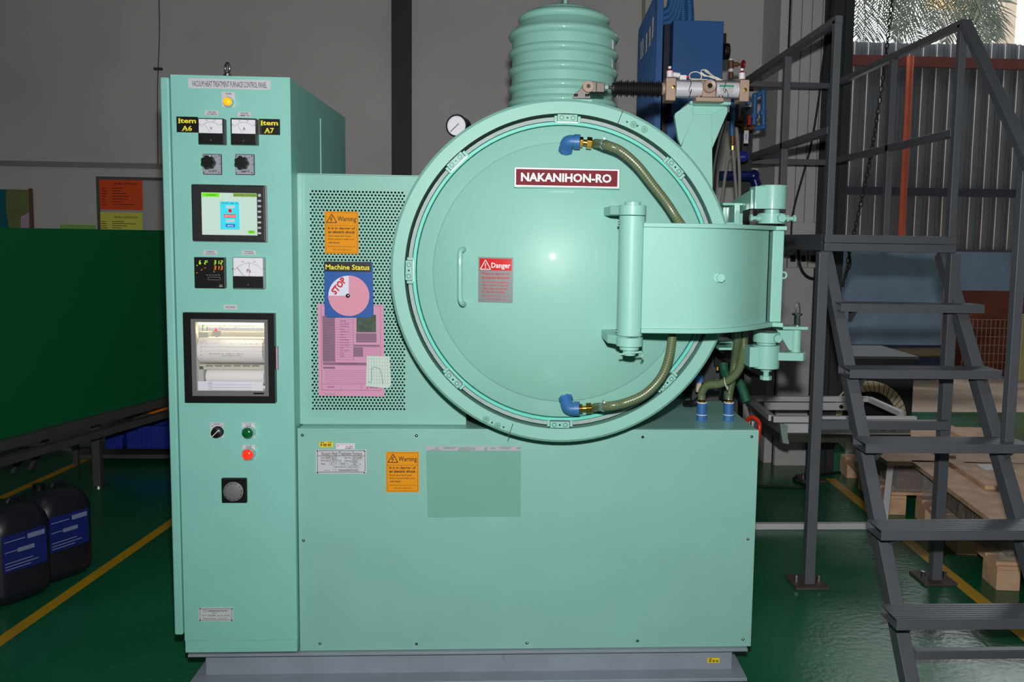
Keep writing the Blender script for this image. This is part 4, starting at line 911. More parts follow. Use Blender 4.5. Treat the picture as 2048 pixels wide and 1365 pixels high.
hexb(Vector((pb_(0).x+.02, PY-rp_-.012, pb_(674).z)), Vector((pb_(0).x+.02, PY-rp_+.004, pb_(674).z)), .013, c2)
m = MB().cyl(pb_(690), pb_(736), rp_, n=40); m.box(pb_(0).x-.06, pb_(0).x-.03, PY-.035, PY+.03, pb_(732).z, pb_(692).z)
m.prism([(pb_(0).x+.03, PY-.03), (pb_(0).x+.105, PY-.036), (pb_(0).x+.118, PY-.02), (pb_(0).x+.112, PY+.02), (pb_(0).x+.03, PY+.03)], pb_(719).z, pb_(703).z, 'xy')
b2 = build('pivot_block', m, MINT, t, bevel=.002)
x_ = pb_(0).x+.003
m = MB().cyl((x_, PY, pb_(737).z), (x_, PY, pb_(743).z), .017, n=6); m.cyl((x_, PY, pb_(743).z), (x_, PY, pb_(754).z), .009); m.cyl((x_, PY, pb_(752).z), (x_, PY, pb_(760).z), .018, n=6)
build('jack_bolt', m, MINT, b2, bevel=.001)
lx = X_(1592, 680, PY)
m = MB().box(pb_(0).x+.02, lx+.026, PY-.03, PY+.03, Z_(1590, 658, PY), Z_(1590, 652, PY)); m.cyl((lx, PY, Z_(1590, 659, PY)), (lx, PY, Z_(1590, 705, PY)), .015); m.prism([(pb_(0).x+.03, Z_(1570, 660, PY)), (lx-.01, Z_(1570, 660, PY)), (lx-.01, Z_(1570, 702, PY)), (lx-.022, Z_(1570, 700, PY))], PY-.005, PY+.005)
lg = build('latch_bracket', m, MINT, t, bevel=.001)
m = MB().cyl((lx+.002, PY, Z_(1590, 652, PY)), (lx+.002, PY, Z_(1590, 630, PY)), .0105); m.cyl((lx+.002, PY, Z_(1590, 631, PY)), (lx+.002, PY, Z_(1590, 627, PY)), .017)
pin = build('locking_pin', m, CHROME, lg)
build('pin_loop', MB().tube(smoothpath([(lx-.004, PY, Z_(1590, 628, PY)), (lx-.004, PY, Z_(1590, 615, PY)), (lx+.002, PY, Z_(1590, 606, PY)), (lx+.008, PY, Z_(1590, 615, PY)), (lx+.008, PY, Z_(1590, 628, PY))], 5), .0018, 6), CHROME, lg)
# support brackets on the ring side
for (a, b, c_, d_) in ((1446, 406, 1486, 450), (1438, 682, 1470, 701)):
    m = MB().px(a, b, c_, b+5, 2.62, .1); m.px(a, d_-5, c_, d_, 2.62, .1); m.px((a+c_)/2+3, b, (a+c_)/2+14, d_, 2.615, .1) if d_-b > 30 else m.px(c_-6, b, c_, d_, 2.615, .1)
    m.px(a, b, c_, d_, 2.72, .01); build('side_bracket', m, MINT, t, bevel=.002)
# cylinder column
YK = 2.60
cq = lambda a, b: (Q(a, b, YK).x, Q(a, b, YK).z)
m = MB().prism([cq(1386, 229), cq(1424, 229), cq(1426, 430), cq(1350, 430), cq(1360, 300)], YK, YK+.08)
m.prism([cq(1386, 208), cq(1458, 209), cq(1458, 213), cq(1424, 230), cq(1386, 230)], YK+.02, YK+.08)
m.prism([cq(1424, 229), cq(1457, 212), cq(1457, 224), cq(1426, 297)], YK+.01, YK+.018)
m.prism([cq(1381, 205), cq(1386, 208), cq(1387, 236), cq(1362, 292), cq(1356, 278), cq(1349, 232), cq(1351, 226)], YK-.002, YK+.02)
km = build('cylinder_column', m, MINT, t, bevel=.002)
build('top_plate', MB().px(1380, 203, 1462, 209, YK-.02, .14), MINT, km, bevel=.0015)
sa = Q(1141, 199, 2.56); build('clevis_pad', MB().px(1141, 198, 1184, 206, YR+.02, .08), MINT, t, bevel=.001)
# exhaust tower on top
YT = 3.0; tx = X_(1127, 100, YT); tz = lambda py: Z_(1127, py, YT); ra, rr_ = M(102, YT), M(109.5, YT)
def bul(py, r0=ra, r1=rr_, h=9): return [(r0, tz(py+h)), (r0+(r1-r0)*.7, tz(py+h*.6)), (r1, tz(py)), (r0+(r1-r0)*.7, tz(py-h*.6)), (r0, tz(py-h))]
prof = [(ra, tz(260))]
for py in (213, 185, 150, 114, 78): prof += bul(py)
prof += [(M(96, YT), tz(62)), (M(93, YT), tz(58)), (M(88, YT), tz(52))]+bul(44, M(86, YT), M(91, YT), 7)+[(M(80, YT), tz(33)), (M(66, YT), tz(31)), (M(64, YT), tz(27)), (M(58, YT), tz(23)), (0, tz(21))]
build('exhaust_tower', MB().lathe(prof, (tx, YT, 0), (0, 0, 1), 72), MINT, t, smooth=50)
build('lifting_rod', MB().cyl((tx+.004, YT, tz(24)), (tx+.004, YT, tz(-60)), .0065), MINT, t)
build('vent_knob', MB().tube([(tx+.043, YT+.05, tz(24)), (tx+.043, YT+.05, tz(13)), (tx+.043, YT+.05, tz(9))], lambda u: .0085 if u < .8 else .006, 10), RUBBER, t)
# ------------------------------------------------------------------ control cabinet
cx0, cx1 = X_(355.5, 730, YC), X_(588, 780, YC); cz0, cz1 = Z_(480, 1305.5, YC), Z_(460, 152, YC)
t = CAB = thing('control_cabinet', 'tall mint green furnace control cabinet with meters, screen and chart recorder', 'cabinet', ((cx0+cx1)/2, YC, cz0))
zk = Z_(480, 1282, YC)
# front door with a real opening for the recorder
ox0, ox1, oz0, oz1 = X_(372, 716, YC), X_(546, 716, YC), Z_(460, 803, YC), Z_(460, 630, YC)
bd = MB(); a_, b_, c_, d_ = cx0+.003, cx1-.002, cz0, cz1-.002
bd.box(a_, b_, YC+.13, YC+.84, c_, d_); bd.box(a_, ox0-.006, YC+.02, YC+.13, c_, d_); bd.box(ox1+.006, b_, YC+.02, YC+.13, c_, d_); bd.box(ox0-.006, ox1+.006, YC+.02, YC+.13, oz1+.006, d_); bd.box(ox0-.006, ox1+.006, YC+.02, YC+.13, c_, oz0-.006)
build('body', bd, MINTC, t, smooth=0)
dm = MB()
dm.box(cx0, ox0, YC, YC+.0195, zk+.0008, cz1); dm.box(ox1, cx1, YC, YC+.0195, zk+.0008, cz1); dm.box(ox0, ox1, YC, YC+.0195, oz1, cz1); dm.box(ox0, ox1, YC, YC+.0195, zk+.0008, oz0)
build('front_door', dm, MINTC, t, smooth=0)
build('kick_panel', MB().box(cx0+.001, cx1-.001, YC+.0005, YC+.0195, cz0, zk-.0004), MINTC, t, bevel=.001)
sx0, sx1 = X_(333.5, 710, YC+.03), X_(353, 710, YC+.03)
build('side_panel', MB().box(sx0, sx1-.002, YC+.03, YC+.7, Z_(340, 1272, YC+.03), Z_(330, 153.5, YC+.03)), MINTC, t, bevel=.006)
build('side_seam', MB().box(cx1-.0025, cx1+.001, 3.02, 3.026, Z_(600, 348, YC), Z_(646, 237, 3.02)), MINT, t, smooth=0)
e0 = Q(455, 151, YC+.1); eb = build('eye_bolt', MB().torus(e0+Vector((0, 0, .021)), .0165, .0036, (math.sin(.85), math.cos(.85), 0), 28, 10), STEEL, t)
build('eye_collar', MB().cyl(e0+Vector((0, 0, -.002)), e0+Vector((0, 0, .004)), .012), STEEL, eb)
Yc = YC
def plate(nm, r, mt, label=None, th=.0012, Y=Yc, bev=0): return build(nm, MB().px(*r, Y-th, th), mt, t, bevel=bev, smooth=0, label=label)
def small_label(r, l1, l2=None):
    p = plate('engraved_label', r, PLATE); a, b, c, d = r; m = MB(); h = d-b
    if l2:
        m.tpx(l1, a+(c-a)*.2, b+h*.14, c-(c-a)*.2, b+h*.42, Yc-.0016, .01); m.tpx(l2, a+(c-a)*.12, b+h*.56, c-(c-a)*.1, b+h*.84, Yc-.0016, .01)
    else: m.tpx(l1, a+(c-a)*.16, b+h*.3, c-(c-a)*.16, b+h*.7, Yc-.0016, .0)
    build('lettering', m, INK, p, smooth=0)
tp = plate('title_plate', (376.5, 158.5, 541, 178.5), PLATE, 'long grey title plate', .002)
build('lettering', MB().tpx('VACUUM HEAT TREATMENT FURNACE CONTROL PANEL', 384, 163.2, 533.5, 174.4, Yc-.0025, .0), INK, tp, smooth=0)
# power lamp
lp = plate('lamp_plate', (443, 184, 469.5, 214), PLATE)
build('lettering', MB().tpx('POWER', 451.5, 186, 462.5, 189.6, Yc-.0016, .01), INK, lp, smooth=0)
def lamp(px, py, r, lensmat, nm, label, sel=False):
    q = Q(px, py, Yc-.001); b = build(nm, MB().lathe([(r*1.28, 0), (r*1.28, -.004), (r*1.12, -.008), (r*1.05, -.016), (r*.98, -.016), (r*.98, 0)], q, ay, 28), CHROME, t, label=label)
    build('lens', MB().lathe([(r*.97, -.003), (r*.97, -.019), (r*.8, -.0225), (r*.4, -.0245), (0, -.025)], q, ay, 28), lensmat, b)
    return b, q
lamp(458.5, 205, .0125, mat('amber_lens', S(255, 170, 10), .25, emit=.85, ecol=(1, .38, .01, 1)), 'pilot_lamp', 'lit amber power lamp')
small_label((410, 221.5, 437, 231.5), 'HEATER', 'VOLTMETER'); small_label((475.5, 224, 502, 234), 'HEATER', 'AMMETER')
for r, l2, lab in (((353, 233.5, 396, 265), 'A6', 'black sticker reading Item A6'), ((518, 238, 560, 269.8), 'A7', 'black sticker reading Item A7')):
    p = plate('item_sticker', r, BLACK, lab, .0008); m = MB(); a, b, c, d = r
    m.tpx('Item', a+4, b+3, c-4, b+13, Yc-.0012, .025); m.tpx(l2, a+11, b+18, c-12, b+28.4, Yc-.0012, .02)
    # small serifs
    for xx in (a+4.2, ): m.px(a+3, b+2.6, a+8, b+3.6, Yc-.0012, .0003); m.px(a+3, b+12.2, a+8, b+13.2, Yc-.0012, .0003)
    m.px(a+10, b+27.6, a+14, b+28.6, Yc-.0012, .0003); m.px(a+17.5, b+27.6, a+21.5, b+28.6, Yc-.0012, .0003)
    build('lettering', m, YEL, p, smooth=0)
FACE = mat('meter_face', S(226, 228, 236), .4)
def meter(nm, label, r, Y, face, black, frm=BLACK, letter='V', lr=None, needles=(), dep=.028, arc=None):
    """r: pixel rect of the front face seen at plane Y"""
    x0, x1, z0, z1 = X_(r[0], (r[1]+r[3])/2, Y), X_(r[2], (r[1]+r[3])/2, Y), Z_((r[0]+r[2])/2, r[3], Y), Z_((r[0]+r[2])/2, r[1], Y)
    b = build(nm, MB().box(x0, x1, Y, YC, z0, z1), frm, t, bevel=.002, label=label)
    build('dial_face', MB().px(*face, Y-.0008, .0006), FACE, b, smooth=0)
    if black: build('lower_cover', MB().px(*black, Y-.0008, .0006), BLACK, b, smooth=0)
    m = MB(); m.tpx(letter, *lr, Y-.0012, .01)
    if arc:
        ax_, ay__, ar, s0, s1, nt_ = arc
        P = [Q(ax_+ar*math.sin(a), ay__-ar*math.cos(a), Y-.001) for a in [s0+(s1-s0)*i/24 for i in range(25)]]
        m.tube(P, .0003, 4)
        for i in range(nt_+1):
            a = s0+(s1-s0)*i/nt_; L = 3.4 if i % 5 == 0 else 2
            m.bar(Q(ax_+ar*math.sin(a), ay__-ar*math.cos(a), Y-.001), Q(ax_+(ar+L)*math.sin(a), ay__-(ar+L)*math.cos(a), Y-.001), .0006, .0003)
        for i in range(4):
            a = s0+(s1-s0)*i/3; qx, qy = ax_+(ar+5)*math.sin(a), ay__-(ar+5)*math.cos(a); m.tpx(str(i*100), qx-2.4, qy-1.4, qx+2.4, qy+1.2, Y-.001)
    build('scale_print', m, mat('print_dark', S(70, 72, 80), .6), b, smooth=0)
    for i, (a, b_, c, d, rd_) in enumerate(needles):
        build('needle', MB().bar(Q(a, b_, Y-.0016), Q(c, d, Y-.0016), .0009, .0004), REDP if rd_ else INK, b, smooth=0)
    build('zero_screw', MB().cyl(Q((r[0]+r[2])/2, r[3]-8, Y-.0014), Q((r[0]+r[2])/2, r[3]-8, Y-.0006), .0025, n=10), RUBBER, b)
Ym = YC-.028
meter('voltmeter', 'square voltmeter with a white scale', (396, 236.5, 447.5, 288.5), Ym, (397.5, 238.5, 444.5, 266.5), None, letter='V', lr=(419.5, 253.5, 425, 260), needles=((420, 264.5, 409, 248.5, 0),), arc=(421, 268, 23.5, -.85, .85, 15))
meter('ammeter', 'square ammeter with a white scale', (461, 236.5, 512.5, 289.5), Ym, (463.5, 239.5, 510.5, 267.5), None, letter='A', lr=(485.5, 254.5, 491, 261), needles=((484, 266, 475, 249.5, 0),), arc=(487, 269, 23.5, -.85, .85, 15))
def rotary(px, py, r, label, word):
    s = build('selector_switch', MB().px(*r, YC-.005, .005), BLACK, t, bevel=.002, label=label)
    a, b, c, d = r; build('switch_plate', MB().px(a+1, b+1.2, c-2, d-1.2, YC-.006, .001), mat('switch_grey', S(152, 154, 164), .45), s, smooth=0)
    m = MB()
    for k, st in enumerate(('R', 'S', 'T', 'OFF')):
        an = (-.1, .55, 1.1, 1.65)[k]; qx, qy = px+8+15*math.sin(an), py+1-15*math.cos(an)
        m.tpx(st, qx-(1.2 if k < 3 else 2.5), qy-1.5, qx+(1.2 if k < 3 else 2.5), qy+1.5, YC-.0064, .01)
    m.tpx(word, a+12, d-9, c-9, d-5, YC-.0064, .01, rot=.1); build('lettering', m, INK, s, smooth=0)
    for i, j in ((a+3, b+4), (c-5, b+4), (a+3, d-4), (c-5, d-4)): build('plate_screw', MB().ball(Q(i, j, YC-.006), .0022, 8), CHROME, s)
    q = Q(px, py, YC-.045); q0 = Vector((q.x, YC-.006, q.z)); q0 = Vector((Q(px+7, py+.5, YC).x, YC-.006, Q(px+7, py+.5, YC).z)); m = MB(); n = 42; rr = [M(12.2, YC)*(1+.09*math.cos(7*2*PI*i/n+.4)) for i in range(n)]
    V = []
    for y, sc in ((-.012, .9), (-.016, 1), (-.034, 1), (-.038, .88)): V += [q0+Vector((math.cos(2*PI*i/n)*rr[i]*sc, y, math.sin(2*PI*i/n)*rr[i]*sc)) for i in range(n)]
    m.add(V, [(j*n+i, j*n+(i+1) % n, (j+1)*n+(i+1) % n, (j+1)*n+i) for j in range(3) for i in range(n)]+[tuple(range(3*n, 4*n)), tuple(range(n-1, -1, -1))]); m.cyl(q0, q0+Vector((0, -.013, 0)), .014)
    build('knob', m, BLACK, s, smooth=50); build('pointer_dot', MB().ball(q0+Vector((.009, -.038, .017)), .0022, 8), WHITE, s)
rotary(417, 326, (405, 308, 443.5, 349.5), 'left black lobed selector knob marked VOLTMETER', 'VOLTMETER'); rotary(483, 327, (470, 308.5, 509, 350), 'right black lobed selector knob marked AMMETER', 'AMMETER')
# touch screen
s = build('touch_screen', MB().px(383.5, 369.5, 534, 484.5, YC-.008, .008), mat('screen_surround', S(128, 124, 134), .5), t, bevel=.006, label='black framed touch screen, lit')
build('bezel', MB().px(383, 370, 530, 483, YC-.0155, .007), mat('bezel_black', S(34, 36, 38), .4), s, bevel=.0045)
Ys = YC-.0165
def em(nm, c, e=.95): return mat(nm, (0, 0, 0, 1), .15, emit=e, ecol=c)
scr = build('display', MB().px(403.5, 386, 514, 470.5, Ys, .001), em('lcd_background', S(206, 232, 218), .9), s, smooth=0)
def sp(nm, r, c, d=.0004): return build(nm, MB().px(*r, Ys-d, .0003), em('lcd_'+nm, c), s, smooth=0)
sp('green_header', (404, 386.3, 439, 393.8), S(120, 240, 40)); sp('olive_header', (466.5, 387, 513.5, 394), S(140, 176, 80)); sp('cyan_area', (440.5, 403.5, 479, 459.5), S(70, 226, 244)); sp('lime_button', (496, 461.3, 510, 467.5), S(128, 228, 50))
sp('red_button', (447.5, 429.2, 472, 435.5), S(236, 60, 44), .0008); sp('red_lamp', (457, 418.5, 463.5, 425), S(226, 36, 36), .0008); sp('blue_button', (451.5, 448.3, 470, 454.5), S(40, 120, 214), .0008)
for y in (411.4, 439.3):
    for k in range(4): build('white_tile', MB().px(452+k*4.4, y, 455.6+k*4.4, y+5, Ys-.0008, .0003), em('lcd_white', S(240, 236, 230)), s, smooth=0)
m = MB(); m.tpx('NO OPERATION', 412.5, 389, 431.5, 391.6, Ys-.0008, .02); m.tpx('MONITOR SCREEN', 468, 389.3, 489, 392, Ys-.0008, .01); m.tpx('PATTERN', 492, 389.6, 511, 392.2, Ys-.0008, .01); m.tpx('SETTING  TEMP.  No.', 443, 405.6, 476, 408, Ys-.0008, .01); m.tpx('MENU', 499, 463, 507, 465.6, Ys-.0008)
for y in (411.4, 439.3):
    for k in range(4): m.bar(Q(452.6+k*4.4, y+.8, Ys-.0013), Q(455.2+k*4.4, y+4.2, Ys-.0013), .0012, .0003, up=(0, 1, 0))
build('screen_text', m, em('lcd_dark', S(50, 60, 60), .5), s, smooth=0)
m = MB(); m.tpx('OPERATION START', 448.5, 431, 471, 434, Ys-.0013, .02); m.tpx('MANUAL', 455, 450.2, 467, 453, Ys-.0013, .02); build('button_text', m, em('lcd_text_white', S(250, 240, 240)), s, smooth=0)
for k, y in enumerate((391, 402, 412.8, 423.6, 434.4, 445.2, 456, 466.8)):
    q = Q(519, y, Ys+.0008); mm = MB()
    if k == 0: mm.lathe([(.0048, 0), (.0048, -.001), (0, -.0012)], q, ay, 16)
    else: mm.prism([(q.x+.0022*(1 if math.cos(a) > 0 else -1)+.0032*math.cos(a), q.z+.0032*math.sin(a)) for a in [2*PI*(i+.5)/14 for i in range(14)]], q.y-.0008, q.y+.0005)
    build('key', mm, mat('key_grey', S(176, 180, 186), .5), s)
small_label((407, 501, 434, 511), 'PROGRAM TEMPERATURE', 'CONTROLLER'); small_label((484, 501, 511, 510), 'PIRANI', 'VACUUM METER'); small_label((447.5, 610, 474, 619.5), 'RECORDER')
# temperature controller
Yt_ = YC-.02
s = build('temperature_controller', MB().px(388.5, 515, 449, 576.5, Yt_, .02), BLACK, t, bevel=.0015, label='black digital temperature controller showing 312 and 313')
SEG = {'0': 'abcdef', '1': 'bc', '2': 'abged', '3': 'abgcd', '6': 'afgedc'}
def seg(m, ch, a, b, c, d):
    w_, h_, k = c-a, d-b, .75
    for s_ in SEG[ch]:
        P = {'a': (a+.6, b, c, b), 'd': (a, d, c-.6, d), 'g': (a+.4, (b+d)/2, c-.4, (b+d)/2), 'f': (a+.6, b, a+.3, (b+d)/2), 'b': (c, b, c-.3, (b+d)/2), 'e': (a+.3, (b+d)/2, a, d), 'c': (c-.3, (b+d)/2, c-.6, d)}[s_]
        m.bar(Q(P[0], P[1], Yt_-.001), Q(P[2], P[3], Yt_-.001), .0019, .0004, up=(0, 1, 0))
m = MB(); seg(m, '6', 398.5, 522, 401.5, 528.5); seg(m, '2', 409, 522, 412, 528.5)
for k, ch in enumerate('312'): seg(m, ch, 428+k*6.6, 521.7, 431.6+k*6.6, 528.6)
m.px(413.5, 521, 415, 522.5, Yt_-.001, .0004); m.px(413.5, 524, 415, 525.5, Yt_-.001, .0004); m.px(393, 530.5, 395, 532, Yt_-.001, .0004)
build('green_digits', m, em('digit_green', S(200, 255, 50), 1), s, smooth=0)
m = MB()
for k, ch in enumerate('313'): seg(m, ch, 428+k*6.6, 532.4, 431.6+k*6.6, 539.4)
for a, b in ((393, 545.3), (427, 542.7)): m.px(a, b, a+2, b+1.6, Yt_-.001, .0004)
m.bar(Q(402, 541, Yt_-.001), Q(404.5, 539, Yt_-.001), .0016, .0004, up=(0, 1, 0)); m.bar(Q(408, 536.5, Yt_-.001), Q(411.5, 536.3, Yt_-.001), .0014, .0004, up=(0, 1, 0))
build('orange_digits', m, em('digit_orange', S(255, 140, 40), 1), s, smooth=0)
m = MB(); frame(m, 416, 554.5, 440, 560, Yt_-.0004, .4); m.px(439, 570, 445, 571, Yt_-.001, .0004); m.px(438, 572, 445, 574, Yt_-.001, .0004)
for k in range(5): m.px(412+k*6, 550, 416+k*6, 550.8, Yt_-.001, .0004)
build('face_print', m, mat('print_light', S(150, 150, 150), .5), s, smooth=0)
meter('vacuum_meter', 'larger Pa vacuum meter with a clear frame and two needles', (465, 515, 528, 578), YC-.024, (467, 516.5, 525.5, 552.5), (466, 553.3, 526.5, 576.8), frm=mat('clear_frame', S(150, 158, 164), .15), letter='Pa', lr=(493.5, 538.5, 502, 545.5), needles=((486, 552.5, 473, 534, 0), (489, 552.5, 474.5, 535.5, 0), (498.5, 553, 498.5, 526, 1)), arc=(497, 560, 33, -.95, .95, 20))
# chart recorder
Yo = YC-.022
s = build('chart_recorder', MB(), BLACK, t, label='square black framed chart recorder, lit inside') if False else None
ax0, ax1, az0, az1 = X_(367.5, 716, Yo), X_(549, 716, Yo), Z_(458, 806, Yo), Z_(458, 626.5, Yo)
ix0, ix1, iz0, iz1 = X_(382.5, 716, Yo), X_(536.5, 716, Yo), Z_(458, 793, Yo), Z_(458, 639, Yo)
m = MB(); m.box(ax0, ix0, Yo, YC+.01, az0, az1); m.box(ix1, ax1, Yo, YC+.01, az0, az1); m.box(ix0, ix1, Yo, YC+.01, iz1, az1); m.box(ix0, ix1, Yo, YC+.01, az0, iz0)
rec = build('chart_recorder', m, BLACK, t, smooth=0, label='square black framed chart recorder, lit inside')
jx0, jx1, jz0, jz1 = X_(391, 716, Yo), X_(529, 716, Yo), Z_(458, 783.5, Yo), Z_(458, 645, Yo)
m = MB(); y0, y1 = Yo+.003, Yo+.006
m.box(ix0, jx0, y0, y1, iz0, iz1); m.box(jx1, ix1, y0, y1, iz0, iz1); m.box(jx0, jx1, y0, y1, jz1, iz1); m.box(jx0, jx1, y0, y1, iz0, jz0)
build('inner_frame', m, mat('frame_mid_grey', S(104, 106, 110), .5), rec, smooth=0)
yb_ = YC+.11; CRM = mat('recorder_interior', S(224, 222, 206), .6)
m = MB(); m.box(ix0, ix1, yb_, yb_+.004, iz0, iz1); m.box(ix0-.004, ix0, Yo+.007, yb_, iz0, iz1); m.box(ix1, ix1+.004, Yo+.007, yb_, iz0, iz1); m.box(ix0, ix1, Yo+.007, yb_, iz1, iz1+.004); m.box(ix0, ix1, Yo+.007, yb_, iz0-.004, iz0)
build('housing', m, CRM, rec, smooth=0)
Yi = YC+.02
def rp2(nm, r, Y, th, mt, **k): return build(nm, MB().px(*r, Y, th), mt, rec, **k)
rp2('lamp_tube', (396, 646, 527, 651.5), Yi-.004, .004, mat('recorder_lamp', (1, .9, .65, 1), .4, emit=1.5, ecol=(1, .86, .58, 1)), smooth=0)
rp2('scale_bar', (396, 653.5, 528, 661.5), Yi-.008, .002, WHITE, smooth=0)
m = MB()
for k in range(44): m.px(418+k*2.5, 657.5 if k % 5 else 656, 418.5+k*2.5, 659.8, Yi-.0086, .0004)
for k, s_ in enumerate(('400', '800', '1200')): m.tpx(s_, 437+k*33, 654, 442+k*33, 656, Yi-.0086)
m.px(404.5, 653.5, 405.6, 661.5, Yi-.0088, .0004); m.px(413.6, 653.5, 414.7, 661.5, Yi-.0088, .0004)
build('scale_print', m, INK, rec, smooth=0)
rp2('guide_rail', (397, 663.5, 528, 673), Yi, .006, mat('rail_cream', S(206, 200, 180), .4, .3), bevel=.0008)
rp2('pen_carriage', (397, 665, 415.5, 675.5), Yi-.010, .008, mat('carriage_grey', S(176, 176, 166), .5), bevel=.0008)
build('pen_carriage', MB().pxpoly([(424.5, 662), (442, 662), (441, 671), (434, 675.5), (426, 671)], Yi-.010, .008), MATS['carriage_grey'], rec, bevel=.0008)
build('green_pointer', MB().pxpoly([(402.5, 653.5), (409, 653.5), (405.7, 649.5)], Yi-.012, .002), mat('pointer_green', S(30, 200, 40), .4, emit=.3), rec, smooth=0)
build('red_pointer', MB().pxpoly([(428, 662), (436, 662), (431.5, 657.5)], Yi-.012, .002), mat('pointer_red', S(240, 50, 20), .4, emit=.3), rec, smooth=0)
PAP = mat('chart_roll_paper', S(226, 222, 222), .6)
za, zb__ = Z_(460, 676, Yi), Z_(460, 728, Yi); rr_ = (za-zb__)/2
dr = build('paper_drum', MB().cyl((X_(398, 700, Yi), Yi+.022, (za+zb__)/2), (X_(527.5, 700, Yi), Yi+.022, (za+zb__)/2), rr_, n=48), PAP, rec)
m = MB()
for k in range(7):
    for sx in (401.5, 524): m.px(sx, 679+k*7.6, sx+1.4, 680.2+k*7.6, Yi+.022-math.sqrt(max(rr_**2-(((za+zb__)/2)-Z_(460, 679.6+k*7.6, Yi))**2, 0))-.0012, .001)
for k in range(12): m.px(414+k*8.6, 721.5, 415+k*8.6, 722.6, Yi+.006, .001)
yd_ = Yi+.022-rr_-.0008; m.tpx('2010/06/14  1200 C  08:14', 418, 707, 487, 709.6, yd_, .0); m.tpx('CHART SPEED 25 MM/H', 444, 711, 482, 713, yd_, .0); line(m, 402, 694, 524, 694, yd_+.0003, .25); line(m, 402, 703, 524, 703, yd_+.0003, .2)
for k in range(24): m.px(412+k*4.4+random.uniform(-.4, .4), 688+random.uniform(-1, 1), 413.2+k*4.4, 688.8, yd_+.001, .0004)
build('chart_print', m, MATS['print_dark'], rec, smooth=0)
rp2('paper_bar', (398, 730, 528, 740), Yi, .01, mat('bar_grey', S(186, 184, 170), .5), bevel=.0008)
m = MB()
for k in range(6): m.px(411+k*18.5, 731, 426+k*18.5, 733.5, Yi-.0006, .0005)
build('bar_slots', m, mat('slot_brown', S(84, 76, 56), .6), rec, smooth=0)
za, zb__ = Z_(460, 740, Yi), Z_(460, 770, Yi)
build('paper_roll', MB().cyl((X_(412, 750, Yi), Yi+.02, (za+zb__)/2), (X_(527.5, 750, Yi), Yi+.02, (za+zb__)/2), (za-zb__)/2, n=36), PAP, rec)
rp2('side_bracket', (397, 733, 407, 763), Yi, .05, MATS['carriage_grey'], smooth=0)
rp2('lower_plate', (396, 763.5, 526, 782), Yi-.014, .002, mat('lilac_white', S(226, 226, 240), .5), smooth=0)
m = MB()
for k in range(3): line(m, 424, 770+k*5.6, 503, 770+k*5.6, Yi-.0142, .4); frame(m, 417, 765.5+k*5.6, 423.5, 768.8+k*5.6, Yi-.0142, .35); m.tpx(str(k+1), 419.5, 766.2+k*5.6, 420.7, 768.4+k*5.6, Yi-.0146)
build('plate_print', m, MATS['print_dark'], rec, smooth=0)
rp2('brand_strip', (507, 786, 527.5, 789.2), Yo+.002, .001, BLACK, smooth=0)
GL = bpy.data.materials.new('window_glass'); GL.use_nodes = True; pb = GL.node_tree.nodes['Principled BSDF']; pb.inputs['Base Color'].default_value = (1, 1, 1, 1); pb.inputs['Roughness'].default_value = .02; pb.inputs['Alpha'].default_value = .06
rp2('window_pane', (382, 638.5, 537, 793.5), Yo+.0075, .0015, GL, smooth=0)
build('door_latch', MB().px(551.5, 694, 555, 740, YC-.014, .016), mat('latch_pink_grey', S(176, 150, 168), .5), rec, bevel=.001)
lt = bpy.data.lights.new('recorder_light', 'AREA'); lo = bpy.data.objects.new('recorder_light', lt); COL.objects.link(lo); lt.shape = 'RECTANGLE'; lt.size = .2; lt.size_y = .02; lt.energy = .13; lt.color = (1, .84, .55)
lo.location = ((ix0+ix1)/2, Yi+.0, Z_(460, 652.2, Yi)); lo.rotation_euler = (math.radians(0), 0, 0)
# push buttons and selector
for r, l1 in (((420.5, 846, 447, 876), 'HEATER'), ((484, 846, 510, 877), 'CLOSE'), ((485, 890.5, 510.5, 918), 'DOOR')):
    p = plate('switch_plate', r, PLATE); m = MB(); a, b, c, d = r; m.tpx(l1, a+7, b+1.5, c-7, b+4.2, Yc-.0016, .01)
    if l1 == 'HEATER': m.tpx('OFF', a+2, b+5.5, a+6.5, b+8, Yc-.0016, .01); m.tpx('ON', c-6, b+5.5, c-2, b+8, Yc-.0016, .01)
    if l1 == 'CLOSE': m.tpx('OPEN', a+8, b+5.5, c-8, b+8, Yc-.0016, .01)
    if l1 == 'DOOR': m.tpx('CLOSE', a+7.5, b+5.2, c-7.5, b+7.6, Yc-.0016, .01)
    build('lettering', m, INK, p, smooth=0)
q = Q(436, 864, Yc-.001); s = build('heater_switch', MB().lathe([(.018, 0), (.018, -.004), (.0155, -.006), (.015, -.02), (.012, -.022), (0, -.022)], q, ay, 28), BLACK, t, label='round black selector knob with a white line')
build('pointer_line', MB().bar(q+Vector((-.011, -.0225, -.011)), q+Vector((.011, -.0225, .011)), .002, .001, up=(0, 1, 0)), WHITE, s, smooth=0)
for px, py, mt, lab in ((498, 864.5, mat('green_lens', S(8, 96, 44), .15, coat=1), 'dark green push button with chrome bezel'), (498.5, 907.5, mat('red_lens', S(255, 30, 20), .2, emit=1.0, ecol=(1, .03, .015, 1)), 'lit red push button with chrome bezel')):
    lamp(px, py, .0165, mt, 'push_button', lab)
s = build('buzzer', MB().px(442.5, 957.5, 493, 1007, YC-.012, .012), BLACK, t, bevel=.003, label='square black buzzer with a round grey centre')
q = Q(467, 983.5, YC-.0121); rb_ = M(20, YC)
build('buzzer_disc', MB().lathe([(rb_, 0), (rb_, -.003), (rb_*.92, -.005), (0, -.0052)], q, ay, 36), mat('buzzer_grey', S(112, 112, 112), .5), s)
m = MB()
